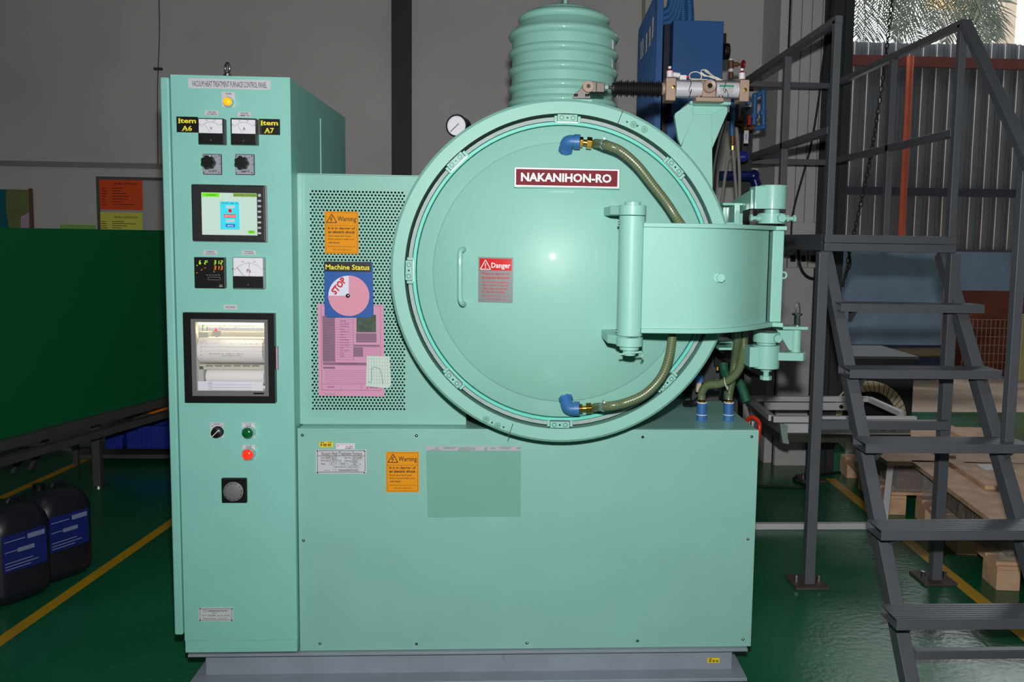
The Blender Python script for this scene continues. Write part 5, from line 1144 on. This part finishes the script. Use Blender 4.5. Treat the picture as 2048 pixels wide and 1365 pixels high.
for k in range(12): a = 2*PI*k/12; b = a+.3; m.bar(q+Vector((math.cos(a)*rb_*.86, -.0056, math.sin(a)*rb_*.86)), q+Vector((math.cos(b)*rb_*.86, -.0056, math.sin(b)*rb_*.86)), .0014, .0005, up=(0, 1, 0))
build('slots', m, BLACK, s, smooth=0)
p = plate('maker_plate', (397, 1216, 466, 1243.5), PLATE, 'small engraved maker plate at the cabinet foot'); m = MB()
frame(m, 400, 1218.5, 463, 1241, YC-.0012, .6); m.tpx('NAKANIHON-RO', 416, 1220.5, 456, 1224.6, YC-.0016, .01); frame(m, 407, 1220.5, 413, 1224.6, YC-.0012, .4); m.tpx('NAGOYA', 424.5, 1226, 433, 1228, YC-.0016, .01)
m.tpx('Type No.', 403, 1231, 413, 1233.5, YC-.0016, .01); m.tpx('2010249', 416, 1230.5, 431, 1233.5, YC-.0016, .01); m.tpx('Item No.', 435, 1231, 446, 1233.5, YC-.0016, .01); m.tpx('CP-2010', 448, 1230.5, 460, 1233.5, YC-.0016, .01); m.tpx('Date Produced', 407, 1236.5, 431, 1239, YC-.0016, .01); m.tpx('June 2010', 437, 1236.5, 455, 1239, YC-.0016, .01)
build('lettering', m, INK, p, smooth=0)
for i, j in ((400, 1218), (464, 1218.5), (400, 1241.5), (464, 1241.5)): build('plate_screw', MB().ball(Q(i, j, YC-.001), .0028, 8, (1, .5, 1)), SCM, p)
# ------------------------------------------------------------------ pressure gauge
YG = 2.85; gq = Q(914, 252, YG); gr = M(22.5, YG)
t = thing('pressure_gauge', 'round black pressure gauge with a white dial behind the furnace ring', 'gauge', gq)
gax = Vector((-.25, -1, .0)).normalized(); gr *= .95
build('case', MB().lathe([(0, -.055), (gr*.96, -.055), (gr, -.05), (gr, 0), (gr*1.06, .004), (gr*1.0, .008), (gr*.9, .008), (gr*.9, .002)], gq, gax, 40), BLACK, t)
build('dial', MB().lathe([(gr*.9, .0035), (0, .0035)], gq, gax, 40), FACE, t)
g1 = gax.cross(Vector((0, 0, 1))).normalized()*-1; g2 = Vector((0, 0, 1)); m = MB()
if g1.x < 0: g1 = -g1
for k in range(25):
    a = math.radians(225-270*k/24); u = g1*math.cos(a)+g2*math.sin(a); m.bar(gq+gax*.004+u*gr*(.74 if k % 6 == 0 else .8), gq+gax*.004+u*gr*.86, .0009, .0004, up=gax)
build('scale_marks', m, INK, t, smooth=0)
u = (g1*math.cos(math.radians(222))+g2*math.sin(math.radians(222))); build('needle', MB().bar(gq+gax*.005-u*gr*.3, gq+gax*.005+u*gr*.78, .0022, .0008, up=gax), INK, t, smooth=0)
build('stem', MB().tube([gq-gax*.05, gq-gax*.08, gq-gax*.1+Vector((.06, .03, -.03)), gq+Vector((.2, .15, -.08))], .008, 8), BRASS, t)
# ------------------------------------------------------------------ hoses on the door
def elbow(p0, p1, p2, r, m, t, nm='elbow'):
    path = smoothpath([p0, p0.lerp(p1, .75), p1.lerp(p2, .25), p2], 8); return build(nm, MB().tube(path, r, 18), m, t, smooth=60)
def hose(nm, label, el, brs, pts, r=.0128, cat='hose', clamp=None, ribs=.0072, m1=None):
    t = thing(nm, label, cat, el[1] if el else pts[0], 'olive cooling water hoses')
    if el:
        e = elbow(*el, .0185, BLUEP, t); d_ = (el[2]-el[1]).normalized()
        build('elbow_collar', MB().cyl(el[2]-d_*.016, el[2]+d_*.002, .0215, n=18), BLUEP, e, bevel=.001)
        d0 = (el[1]-el[0]).normalized(); build('elbow_collar', MB().cyl(el[0], el[0]+d0*.012, .0215, n=8), BLUEP, e, bevel=.001)
    if brs:
        m = MB(); a, b = brs; d_ = (b-a).normalized(); L = (b-a).length
        m.cyl(a, b, .0085); m.cyl(a+d_*.001, a+d_*L*.2, .0155, n=6); m.cyl(a+d_*L*.42, a+d_*L*.72, .0175, n=6); m.cyl(a+d_*L*.8, b, .012)
        build('brass_fitting', m, BRASS, t, bevel=.0008)
    P = smoothpath(pts, 10); tb = build('tube', MB().tube(P, r, 16), m1 or HOSE, t, smooth=60)
    m = MB(); acc = 0; last = P[0]; L = 0; nxt = ribs
    for i in range(1, len(P)):
        seg_ = P[i]-P[i-1]; sl = seg_.length
        while L+sl > nxt:
            u = (nxt-L)/sl; c_ = P[i-1]+seg_*u; m.lathe([(r*1.0, -.0006), (r*1.045, 0), (r*1.0, .0006)], c_, seg_, 14); nxt += ribs
        L += sl
    build('helix_ribs', m, HOSER, tb, smooth=60, kind='stuff')
    if clamp is not None:
        i = clamp; d_ = (P[i+1]-P[i]).normalized(); c_ = P[i]; k = build('hose_clamp', MB().lathe([(r*1.06, -.006), (r*1.1, -.006), (r*1.1, .006), (r*1.06, .006)], c_, d_, 24, True), STEEL, t)
        build('clamp_screw', MB().cyl(c_+Vector((-.002, -.006, r*1.25)), c_+Vector((-.002, .008, r*1.25)), .0032, n=8), STEEL, k)
    return t
yd = dome_y(1132, 300)
E0, E1, E2 = Q(1131, 302, yd-.012), Q(1134, 283, yd-.035), Q(1159, 284, yd-.04)
yh = 2.33
hose('coolant_hose', 'olive cooling hose with blue elbow at the top of the round door', (E0, E1, E2), (Q(1159, 284, yd-.04), Q(1193, 288, yd-.04)),
     [Q(1190, 287, yd-.04), Q(1215, 291, 2.35), Q(1243, 303, 2.34), Q(1275, 331, 2.335), Q(1305, 369, 2.335), Q(1335, 408, 2.335), Q(1358, 443, 2.335), Q(1400, 500, 2.36), Q(1450, 560, 2.42), Q(1480, 620, 2.5), Q(1487, 665, 2.56), Q(1487, 700, 2.6), Q(1480, 735, 2.62), Q(1463, 757, 2.64), Q(1440, 768, 2.66), Q(1415, 771, 2.68), Q(1404, 785, 2.7), Q(1403, 800, 2.7)], clamp=8)
yd2 = dome_y(1131, 795)
hose('coolant_hose', 'olive cooling hose with blue elbow at the bottom of the round door', (Q(1131, 795, yd2-.012), Q(1136, 818, yd2-.035), Q(1158, 818, yd2-.04)), (Q(1158, 818, yd2-.04), Q(1192, 816, yd2-.04)),
     [Q(1188, 816, yd2-.04), Q(1215, 813, 2.36), Q(1250, 806, 2.355), Q(1290, 788, 2.35), Q(1322, 755, 2.35), Q(1338, 715, 2.35), Q(1345, 670, 2.35), Q(1350, 630, 2.35), Q(1380, 590, 2.37), Q(1440, 600, 2.44), Q(1470, 640, 2.5), Q(1474, 680, 2.56), Q(1470, 720, 2.64), Q(1465, 755, 2.68), Q(1459, 785, 2.72), Q(1457, 800, 2.72)], clamp=8)
for i, (px, lab) in enumerate(((1403, 'left blue water elbow standing on the lower cabinet top'), (1456.5, 'right blue water elbow standing on the lower cabinet top'))):
    b = QZ(px, 842, lz1); t = thing('pipe_elbow', lab, 'fitting', b); m = MB()
    build('elbow_body', MB().tube([b+Vector((0, 0, .012)), b+Vector((0, 0, .045)), b+Vector((0, 0, .062))], .0165, 20), BLUEP, t, smooth=60)
    build('hex_base', MB().cyl(b, b+Vector((0, 0, .02)), .0185, n=8), BLUEP, t, bevel=.001)
    build('tape_ring', MB().torus(b+Vector((0, 0, .0215)), .0165, .0015, (0, 0, 1)), WHITE, t); build('tape_ring', MB().torus(b+Vector((0, 0, .063)), .0155, .002, (0, 0, 1)), WHITE, t)
    build('brass_fitting', MB().cyl(b+Vector((0, 0, .06)), b+Vector((0, .0, .085)), .0125, n=6), BRASS, t, bevel=.0008)
tag(build('cable_tie', MB().torus(Q(1452, 768, 2.645), .021, .0012, (.9, -.3, .3)), WHITE), 'thin white cable tie around the two hose ends', 'cable tie')
# things behind the right of the ring, above the lower cabinet
GRW = mat('green_sleeve', S(10, 80, 54), .6, bump=.6, bscale=120)
cable('green_hose', 'dark green hose with a worn end behind the lower olive hoses', [Q(1447, 728, 2.95), Q(1452, 750, 2.93), Q(1478, 765, 2.9), Q(1486, 782, 2.88), Q(1494, 805, 2.86)], .016, GRW, 12, 'hose')
cable('green_hose', 'thin green strap hanging behind the right blue elbow', [Q(1443, 735, 2.95), Q(1450, 760, 2.9), Q(1452, 800, 2.88)], .008, GRW, 8, 'hose')
for P, lab in (([Q(1425, 700, 3.1), Q(1450, 718, 3.05), Q(1475, 732, 3.0), Q(1514, 757, 2.9)], 'black ribbed cable passing behind the olive hoses'), ([Q(1370, 808, 3.0), Q(1390, 806, 2.95), Q(1402, 795, 2.95)], 'black ribbed cable left of the left blue elbow')):
    cable('black_conduit', lab, P, .012, RUBBER, 10)
cable('red_hose', 'orange-red hose loop at the back corner of the lower cabinet', [Q(1492, 850, 2.9), Q(1497, 838, 2.88), Q(1506, 835, 2.86), Q(1517, 843, 2.84), Q(1519, 858, 2.82), Q(1515, 885, 2.84)], .0065, mat('red_hose_rubber', S(196, 46, 20), .35), 10, 'hose')
cable('copper_tube', 'thin copper tube beside the orange-red hose loop', [Q(1497, 818, 2.92), Q(1501, 835, 2.9), Q(1502, 860, 2.9)], .003, mat('copper', S(200, 120, 90), .25, 1), 8, 'tube')
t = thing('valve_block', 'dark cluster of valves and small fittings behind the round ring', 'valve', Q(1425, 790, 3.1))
build('body', MB().px(1385, 700, 1440, 812, 3.12, .2), mat('dark_grey', S(44, 48, 50), .6), t, bevel=.004)  # one even dark grey
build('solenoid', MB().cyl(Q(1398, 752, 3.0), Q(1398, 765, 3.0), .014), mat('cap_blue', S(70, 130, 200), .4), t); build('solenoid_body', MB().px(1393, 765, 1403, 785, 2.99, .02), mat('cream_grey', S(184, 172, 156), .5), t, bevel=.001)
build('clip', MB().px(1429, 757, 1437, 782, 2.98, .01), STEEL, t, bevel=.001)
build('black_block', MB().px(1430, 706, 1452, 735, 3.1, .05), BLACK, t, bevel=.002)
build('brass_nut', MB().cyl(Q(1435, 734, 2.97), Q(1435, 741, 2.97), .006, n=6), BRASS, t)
build('manifold', MB().px(1440, 800, 1475, 870, 3.55, .1), mat('dark_grey', S(44, 48, 50), .6), t)
# ------------------------------------------------------------------ pneumatic cylinder
YA = 2.58
t = thing('air_cylinder', 'silver pneumatic cylinder with taupe end caps and black bellows across the furnace top', 'cylinder', Q(1418, 200, YA))
def ab(px, py=180): return Q(px, py, YA)
za = lambda px, py: Q(px, py, YA)
rA = M(16.5, YA)
AL = mat('anodised_aluminium', S(192, 192, 200), .35, .2)
for a, b in ((1350, 1407), (1430, 1480)): build('barrel', MB().cyl(za(a, 177.5+(a-1350)*.025), za(b, 177.5+(b-1350)*.025), rA, n=40), AL, t)
def blkpx(nm, r, y0, y1, mt, **k): return build(nm, MB().px(*r, y0, y1-y0), mt, t, **k)
blkpx('end_cap', (1332, 155, 1352, 201), YA-.03, YA+.03, TAUPE, bevel=.003); blkpx('end_cap', (1480, 159, 1499, 203), YA-.03, YA+.03, TAUPE, bevel=.003)
build('cap_collar', MB().cyl(za(1323, 178), za(1334, 178), M(12, YA)), TAUPE, t, bevel=.001)
blkpx('trunnion_block', (1405, 162, 1432, 197), YA-.026, YA+.026, TAUPE, bevel=.003)
q = Q(1418, 173, YA-.03); tr_ = build('trunnion_disc', MB().lathe([(0, -.012), (.010, -.012), (.0105, -.010), (.018, -.012), (.0195, -.010), (.0195, 0)], q, ay, 30), TAUPE, t)
build('trunnion_pin', MB().cyl(q+Vector((0, -.0135, 0)), q+Vector((0, -.011, 0)), .0075), mat('gunmetal', S(70, 72, 66)), tr_); build('pin_centre', MB().cyl(q+Vector((0, -.0142, 0)), q+Vector((0, -.013, 0)), .0025, n=8), DARK, tr_)
blkpx('mounting_foot', (1392, 195, 1447, 202.8), YA-.05, YA+.05, TAUPE, bevel=.001)
for b in (161, 194):
    for dy in (-.024, .024): build('tie_rod', MB().cyl(Q(1350, b, YA+dy), Q(1480, b+2.5, YA+dy), .0028), STEEL, t)
for px in (1398, 1442): build('foot_bolt', MB().cyl(Q(px, 195, YA-.03), Q(px, 191.5, YA-.03), .006, n=6), BRONZE, t)
bt_ = build('barrel_label', MB().px(1438, 170, 1469, 189, YA-rA-.0016, .001), mat('barrel_label', S(190, 190, 196), .4, .5), t, smooth=0)
build('green_band', MB().px(1439, 170, 1468, 174.3, YA-rA-.002, .0004), mat('label_green', S(20, 130, 92), .5), bt_, smooth=0)
m = MB()
for k in range(4): m.tpx(('CYLINDER', 'BORE 63', '1.0 MPa', 'No. 4471')[k], 1441, 176+k*3.2, 1452, 178+k*3.2, YA-rA-.0021); m.tpx(('STROKE', '150 mm', 'MAX', 'SERIAL')[k], 1455, 176+k*3.2, 1466, 178+k*3.2, YA-rA-.0021)
build('lettering', m, INK, bt_, smooth=0)
for px, py in ((1347, 174), (1490, 180)): q = Q(px, py, YA-.031); build('needle_screw', MB().lathe([(.0055, 0), (.0055, -.003), (.002, -.0035), (0, -.002)], q, ay, 14), BRASS, t)
# bellows
m = MB(); prof = []; x0, x1 = 1224, 1323; q0, q1 = Q(x0, 176.5, YA), Q(x1, 179, YA); d_ = (q1-q0); L = d_.length; n = 24
rB = M(17.5, YA); prof = [(rB*.3, 0)]
for k in range(n):
    r0 = rB*(.82+.1*math.sin(k*2.1)) if k else rB*.55; prof += [(rB*.62, L*(k+.02)/n), (r0+rB*.08, L*(k+.42)/n), (r0+rB*.08, L*(k+.55)/n), (rB*.62, L*(k+.95)/n)]
prof += [(rB*.5, L)]
build('bellows', MB().lathe(prof, q0, d_, 32), RUBBER, t, smooth=25)
build('piston_rod', MB().cyl(Q(1210, 175, YA), Q(1226, 176, YA), .0045), CHROME, t)
build('lock_nut', MB().cyl(Q(1209, 174, YA), Q(1216.5, 174.5, YA), .0095, n=6), ZINC, t, bevel=.001)
m = MB().px(1193, 165, 1209, 184, YA-.016, .032); m.px(1180, 163, 1193, 184, YA-.018, .036); build('rod_clevis', m, mat('clevis_grey', S(104, 98, 92), .4, .3), t, bevel=.002)
q = Q(1176.5, 173, YA-.02); cd_ = build('clevis_disc', MB().lathe([(0, -.004), (.0165, -.004), (.0175, -.002), (.0175, .04)], q, ay, 30), TAUPE, t)
build('clevis_pin', MB().lathe([(0, -.008), (.0055, -.008), (.0065, -.006), (.0065, -.003)], q, ay, 20), CHROME, cd_)
fq = lambda a, b: (Q(a, b, YA).x, Q(a, b, YA).z)
build('hinge_foot', MB().prism([fq(1146, 194), fq(1148, 189.5), fq(1163, 177), fq(1186, 178), fq(1176, 190), fq(1180, 194), fq(1181, 198.5), fq(1144, 198.5)], YA-.012, YA+.012), mat('clevis_grey', S(104, 98, 92)), t, bevel=.0015)
for px in (1152, 1174): build('foot_bolt', MB().cyl(Q(px, 193, YA-.018), Q(px, 188, YA-.018), .0055), BLACK, t)
# air fittings and wires
def fitting(px, py, label, extra):
    t2 = thing('air_fitting', label, 'fitting', Q(px, py, YA)); m = MB().cyl(Q(px, py, YA), Q(px, py-14, YA), .0095, n=16); m.cyl(Q(px, py-17, YA), Q(px, py-22, YA), .005); build('body', m, mat('fitting_white', S(206, 200, 204), .4), t2, bevel=.001)
    build('collar', MB().cyl(Q(px, py-12.5, YA), Q(px, py-13.8, YA), .010), REDP, t2); build('neck', MB().cyl(Q(px, py-14, YA), Q(px, py-17, YA), .0052), BLACK, t2)
    if extra: build('side_body', MB().cyl(Q(px+6, py-6, YA), Q(px+20, py-4, YA), .0075, n=16), mat('fitting_white', S(206, 200, 204)), t2, bevel=.001)
fitting(1339.5, 155, 'white air fitting with red ring on the left cylinder end cap', True); fitting(1484, 159, 'white air fitting with red ring on the right cylinder end cap', False)
t2 = thing('reed_switch', 'small white sensor block clipped on the cylinder barrel', 'sensor', Q(1368, 162, YA-.01)); build('body', MB().px(1360, 150, 1373, 163, YA-.02, .02), mat('fitting_white', S(206, 200, 204)), t2, bevel=.001); build('red_tip', MB().px(1373, 152, 1379, 155, YA-.018, .01), REDP, t2, smooth=0)
for px in (1364, 1369): build('screw', MB().cyl(Q(px, 158, YA-.021), Q(px, 158, YA-.019), .0018, n=8), BLACK, t2)
WW = mat('wire_white', S(198, 194, 180), .5)
cable('sensor_wire', 'pale loop of thin wire standing above the left barrel', [Q(1380, 158, YA), Q(1379, 150, YA), Q(1384, 145, YA), Q(1394, 144, YA), Q(1402, 149, YA), Q(1402, 157, YA), Q(1394, 160, YA), Q(1382, 158, YA), Q(1420, 160, YA-.01)], .0016, WW, 6, 'wire')
for k in range(5):
    cable('sensor_wire', 'coiled pale wire bundle tied on top of the cylinder', [Q(1402+k, 141-k*.5, YA+.003*k), Q(1412, 140+k, YA-.004*k), Q(1424+k, 150+k, YA), Q(1434, 158+k*.6, YA-.01), Q(1442+k, 160+k*.5, YA-.01), Q(1428, 157-k, YA), Q(1410, 150+k*.6, YA), Q(1401, 143+k, YA)], .0015, WW, 6, 'wire')
for o in bpy.data.objects:
    if o.name.startswith('sensor_wire') and 'coiled' in o.get('label', ''): o['group'] = 'coiled wires on the cylinder'
for px, lab in ((1381, 'twisted wire loop around the left cylinder barrel'), (1450, 'twisted wire tie around the right cylinder barrel')):
    cable('wire_tie', lab, [Q(px, 160, YA-.02), Q(px+1, 168, YA-rA-.004), Q(px-3, 180, YA-rA-.004), Q(px, 186, YA-rA-.004), Q(px+2, 178, YA-rA-.004), Q(px+(8 if px > 1400 else -3), 196, YA-.03), Q(px-4+(14 if px > 1400 else 0), 203, YA-.03)], .0012, mat('tie_wire', S(70, 66, 62), .4, .6), 6, 'wire')
# ------------------------------------------------------------------ blue water unit and piping behind
YW2 = 4.3
t = thing('hose_rack', 'tall blue rack of stacked corrugated hoses behind the exhaust tower', 'rack', (X_(1300, 400, YW2), YW2, 0))
xr0 = X_(1350, 100, 3.75)
m = MB(); xs_ = X_(1281, 200, 4.75)
A_ = Vector((X_(1322, 100, 3.75), 3.75, 0)); B_ = Vector((X_(1283, 100, 4.75), 4.75, 0)); n = 16
build('side_sheet', MB().add([(A_.x, A_.y, .6), (B_.x, B_.y, .6), (B_.x, B_.y, Z_(1283, 60, 4.75)), (A_.x-.02, A_.y+.02, Z_(1322, -30, 3.75)), (A_.x+.01, A_.y, .6), (B_.x+.01, B_.y, .6), (B_.x+.01, B_.y, Z_(1283, 60, 4.75)), (A_.x-.01, A_.y+.02, Z_(1322, -30, 3.75))], [(0, 1, 2, 3), (7, 6, 5, 4), (0, 3, 7, 4), (1, 5, 6, 2), (3, 2, 6, 7), (0, 4, 5, 1)]), BLUEC, t, smooth=0)
for k in range(n):
    p = A_.lerp(B_, (k+.5)/n); zt_ = (Z_(1322, -30, 3.75)-.01)*(1-(k+.5)/n)+Z_(1283, 60, 4.75)*(k+.5)/n
    build('side_rib', MB().bar((p.x-.006, p.y, .6), (p.x-.006, p.y, zt_), .03, .016), BLUEC, t, bevel=.002)
for k in range(6):
    a = 1326+k*1; YY = 4.35+.0*k; r_ = M(9, YY); sp_x = 1378-k*9
    pts = [Q(1322, 60-k*11, YY), Q(1345-k*2, 52-k*11, YY), Q(1360-k*5, 20-k*9, YY), Q(1366-k*4, -40, YY)] if k < 4 else [Q(1380-(k-4)*13, 60, YY), Q(1379-(k-4)*13, 20, YY), Q(1376-(k-4)*12, -40, YY)]
    P = smoothpath(pts, 12); rb = build('corrugated_hose', MB().tube(P, r_*.9, 12), BLUER, t, smooth=60)
    mm = MB()
    for i in range(0, len(P)-1): mm.lathe([(r_*.88, -.006), (r_, 0), (r_*.88, .006)], P[i], (P[i+1]-P[i]), 12)
    build('hose_ribs', mm, BLUER, rb, smooth=60, kind='stuff')
for i, (a, b, Y) in enumerate(((1306, 58, 3.95), (1300, 76, 4.08), (1294, 88, 4.25), (1285, 104, 4.55), (1288, 98, 4.45))):
    q = Q(a, b, Y); dx = (B_-A_).normalized(); nn = Vector((-dx.y, dx.x, 0)); nn = nn if nn.x < 0 else -nn
    base = A_.lerp(B_, (Y-A_.y)/(B_.y-A_.y)); c_ = Vector((base.x, base.y, q.z))+nn*.022
    tg = build('tag_label', MB().bar(c_-Vector((0, 0, .045)), c_+Vector((0, 0, .045)), .002, .075, up=dx), mat('tag_label_white', S(214, 212, 216), .5), t, smooth=0)
    build('tag_print', MB().bar(c_-Vector((0, 0, .03))+nn*.0016, c_+Vector((0, 0, .03))+nn*.0016, .0006, .02, up=dx), MATS['print_dark'], tg, smooth=0)
YBX = 4.0
t = thing('water_chiller', 'blue painted sheet metal chiller box behind the air cylinder', 'chiller', (X_(1396, 400, YBX), YBX, 0))
bxz1, bxz0 = Z_(1396, 41, YBX), Z_(1396, 230, YBX)
build('housing', MB().box(X_(1345, 110, YBX), X_(1446, 110, YBX), YBX, YBX+.45, bxz0, bxz1), BLUEC, t, bevel=.003)
build('lower_housing', MB().box(X_(1344, 110, YBX)+.0, X_(1400, 110, YBX), YBX+.12, YBX+.6, .05, bxz0-.001), BLUEC, t, bevel=.003)
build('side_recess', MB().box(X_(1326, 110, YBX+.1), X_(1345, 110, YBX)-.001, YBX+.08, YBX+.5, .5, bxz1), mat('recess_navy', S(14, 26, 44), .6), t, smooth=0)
build('support_leg', MB().bar((X_(1425, 300, 4.3), 4.3, 0), (X_(1425, 300, 4.3), 4.3, bxz0), .04), mat('dark_grey', S(44, 48, 50), .6), t)
t = thing('pump_motor', 'black pump motor end behind the right side of the blue chiller box', 'motor', Q(1453, 100, 4.1))
build('motor_body', MB().cyl(Q(1446, 103, 4.1), Q(1458, 103, 4.1), M(16, 4.1), n=28), BLACK, t, bevel=.006); build('bracket', MB().px(1444, 66, 1453, 92, 4.1, .03), BLACK, t, bevel=.003)
t = thing('gate_valve', 'bronze gate valve with red handwheel beside the blue chiller', 'valve', Q(1462, 160, 4.0)); YV = 4.0
build('body', MB().cyl(Q(1462, 122, YV), Q(1462, 138, YV), .014).cyl(Q(1462, 138, YV), Q(1462, 158, YV), .011).cyl(Q(1462, 129, YV), Q(1476, 129, YV), .011).cyl(Q(1476, 129, YV), Q(1484, 129, YV), .006), BRONZE, t, bevel=.0015)
build('handwheel', MB().torus(Q(1486.5, 129, YV), .016, .005, (1, .2, 0), 20, 8).cyl(Q(1485, 129, YV), Q(1488, 129, YV), .008), mat('handwheel_red', S(150, 22, 34), .4), t)
build('tape', MB().cyl(Q(1462, 118, YV), Q(1462, 121, YV), .010).cyl(Q(1462, 137, YV), Q(1462, 144, YV), .0115), WHITE, t)
YB_ = 4.6; TAGB = mat('tag_blue', S(30, 44, 130), .8, spec=.1)
def ppipe(label, pts, r, m, sub=5, nm='water_pipe'):
    t = thing(nm, label, 'pipe', pts[0]); 
    for i in range(len(pts)-1): build('pipe_run', MB().cyl(pts[i], pts[i+1], r, n=16), m, t)
    for p in pts[1:-1]: build('elbow', MB().ball(p, r*1.3, 14), m, t)
    return t
t = ppipe('light blue U-shaped water pipe left of the platform railing', [Q(1508, 250, YB_), Q(1510, 192, YB_), Q(1527, 184, YB_), Q(1527, 254, YB_), Q(1508, 258, YB_)], M(5, YB_), BLUEP)
for a, b in ((1509, 232), (1526, 226)): build('union', MB().cyl(Q(a, b-5, YB_), Q(a, b+5, YB_), M(8, YB_), n=10), BLUEP, t, bevel=.002)
ppipe('bronze pipe run with valve stub under the blue U-shaped pipe', [Q(1462, 244, YB_-.05), Q(1490, 256, YB_-.05), Q(1508, 256, YB_-.05)], M(5.5, YB_), BRONZE)
t = ppipe('thick navy pipe elbow above the right hinge block', [Q(1440, 352, 4.7), Q(1507, 352, 4.7), Q(1516, 380, 4.7), Q(1516, 420, 4.7)], M(10, 4.7), BLUED)
t = ppipe('vertical light blue pipe stub left of the clear tubes', [Q(1464, 205, 4.2), Q(1464, 272, 4.2)], M(5, 4.2), BLUEP); build('bronze_joint', MB().cyl(Q(1465, 272, 4.2), Q(1465, 290, 4.2), M(5, 4.2), n=10), BRONZE, t); build('brass_nipple', MB().cyl(Q(1465, 292, 4.2), Q(1465, 300, 4.2), M(3, 4.2), n=6), BRASS, t)
CT = mat('clear_tubing', S(150, 148, 140), .15, coat=.5)
for P, lab in (([Q(1466, 300, 4.2), Q(1469, 340, 4.2), Q(1472, 380, 4.2), Q(1474, 420, 4.2)], 'clear plastic tube hanging from the brass nipple'), ([Q(1473, 255, 4.15), Q(1476, 300, 4.15), Q(1479, 350, 4.15), Q(1479, 420, 4.15)], 'clear plastic tube at the right of the pair behind the hinge'), ([Q(1458, 300, 4.3), Q(1452, 340, 4.3), Q(1444, 400, 4.3), Q(1441, 450, 4.3)], 'slack clear plastic tube hanging nearest the green column')):
    cable('clear_tube', lab, P, .008, CT, 8, 'tube')
for (px, py, lab) in ((1490, 260, 'upper white tag with blue edges on the valve piping'),):
    t = thing('valve_tag', lab, 'tag', Q(px+3, 287, 4.5)); build('tag', MB().px(1488, 261, 1497, 287, 4.48, .003), WHITE, t, smooth=0); build('tag_disc', MB().cyl(Q(1493, 273, 4.484), Q(1493, 273, 4.49), M(7, 4.48)), TAGB, t); build('lettering', MB().tpx('COOLING', 1486.5, 272, 1498.5, 276, 4.477, .01, rot=PI/2), INK, t, smooth=0)
t = thing('valve_tag', 'round dark blue tag reading open below the white tag', 'tag', Q(1486, 325, 4.5)); build('disc', MB().cyl(Q(1486, 313, 4.48), Q(1486, 313, 4.484), M(11, 4.48), n=24), TAGB, t); build('lettering', MB().tpx('open', 1479, 312, 1493, 317, 4.477, .01), mat('tag_ink_light', S(130, 140, 190), .5), t, smooth=0)
t = thing('valve_cluster', 'dark tangle of bronze and navy valves under the air cylinder right end', 'valve', Q(1475, 240, 4.3))
build('body', MB().cyl(Q(1450, 232, 4.35), Q(1485, 240, 4.35), M(9, 4.3)), BRONZE, t); build('handle', MB().px(1496, 231, 1502, 250, 4.3, .012), mat('handle_red', S(190, 26, 34), .4), t, bevel=.002)
build('pipe', MB().cyl(Q(1470, 196, 4.3), Q(1470, 240, 4.3), M(8, 4.3)), mat('pipe_navy', S(20, 44, 84), .4), t); build('cross_pipe', MB().px(1495, 192, 1501, 210, 4.3, .05), BLUEP, t, bevel=.004)
build('stub', MB().cyl(Q(1490, 176, 4.2), Q(1506, 178, 4.2), M(5, 4.2)), BLACK, t)
build('support_post', MB().bar((X_(1492, 300, 4.9), 4.9, 0), (X_(1492, 300, 4.9), 4.9, Z_(1492, 215, 4.9)), .06, .05), mat('dark_grey', S(44, 48, 50), .6), t)
cable('black_conduit', 'black beaded cable running down behind the green column', [Q(1452, 212, 2.75), Q(1447, 250, 2.76), Q(1437, 290, 2.76), Q(1428, 340, 2.76), Q(1425, 380, 2.76)], .007, RUBBER, 8)
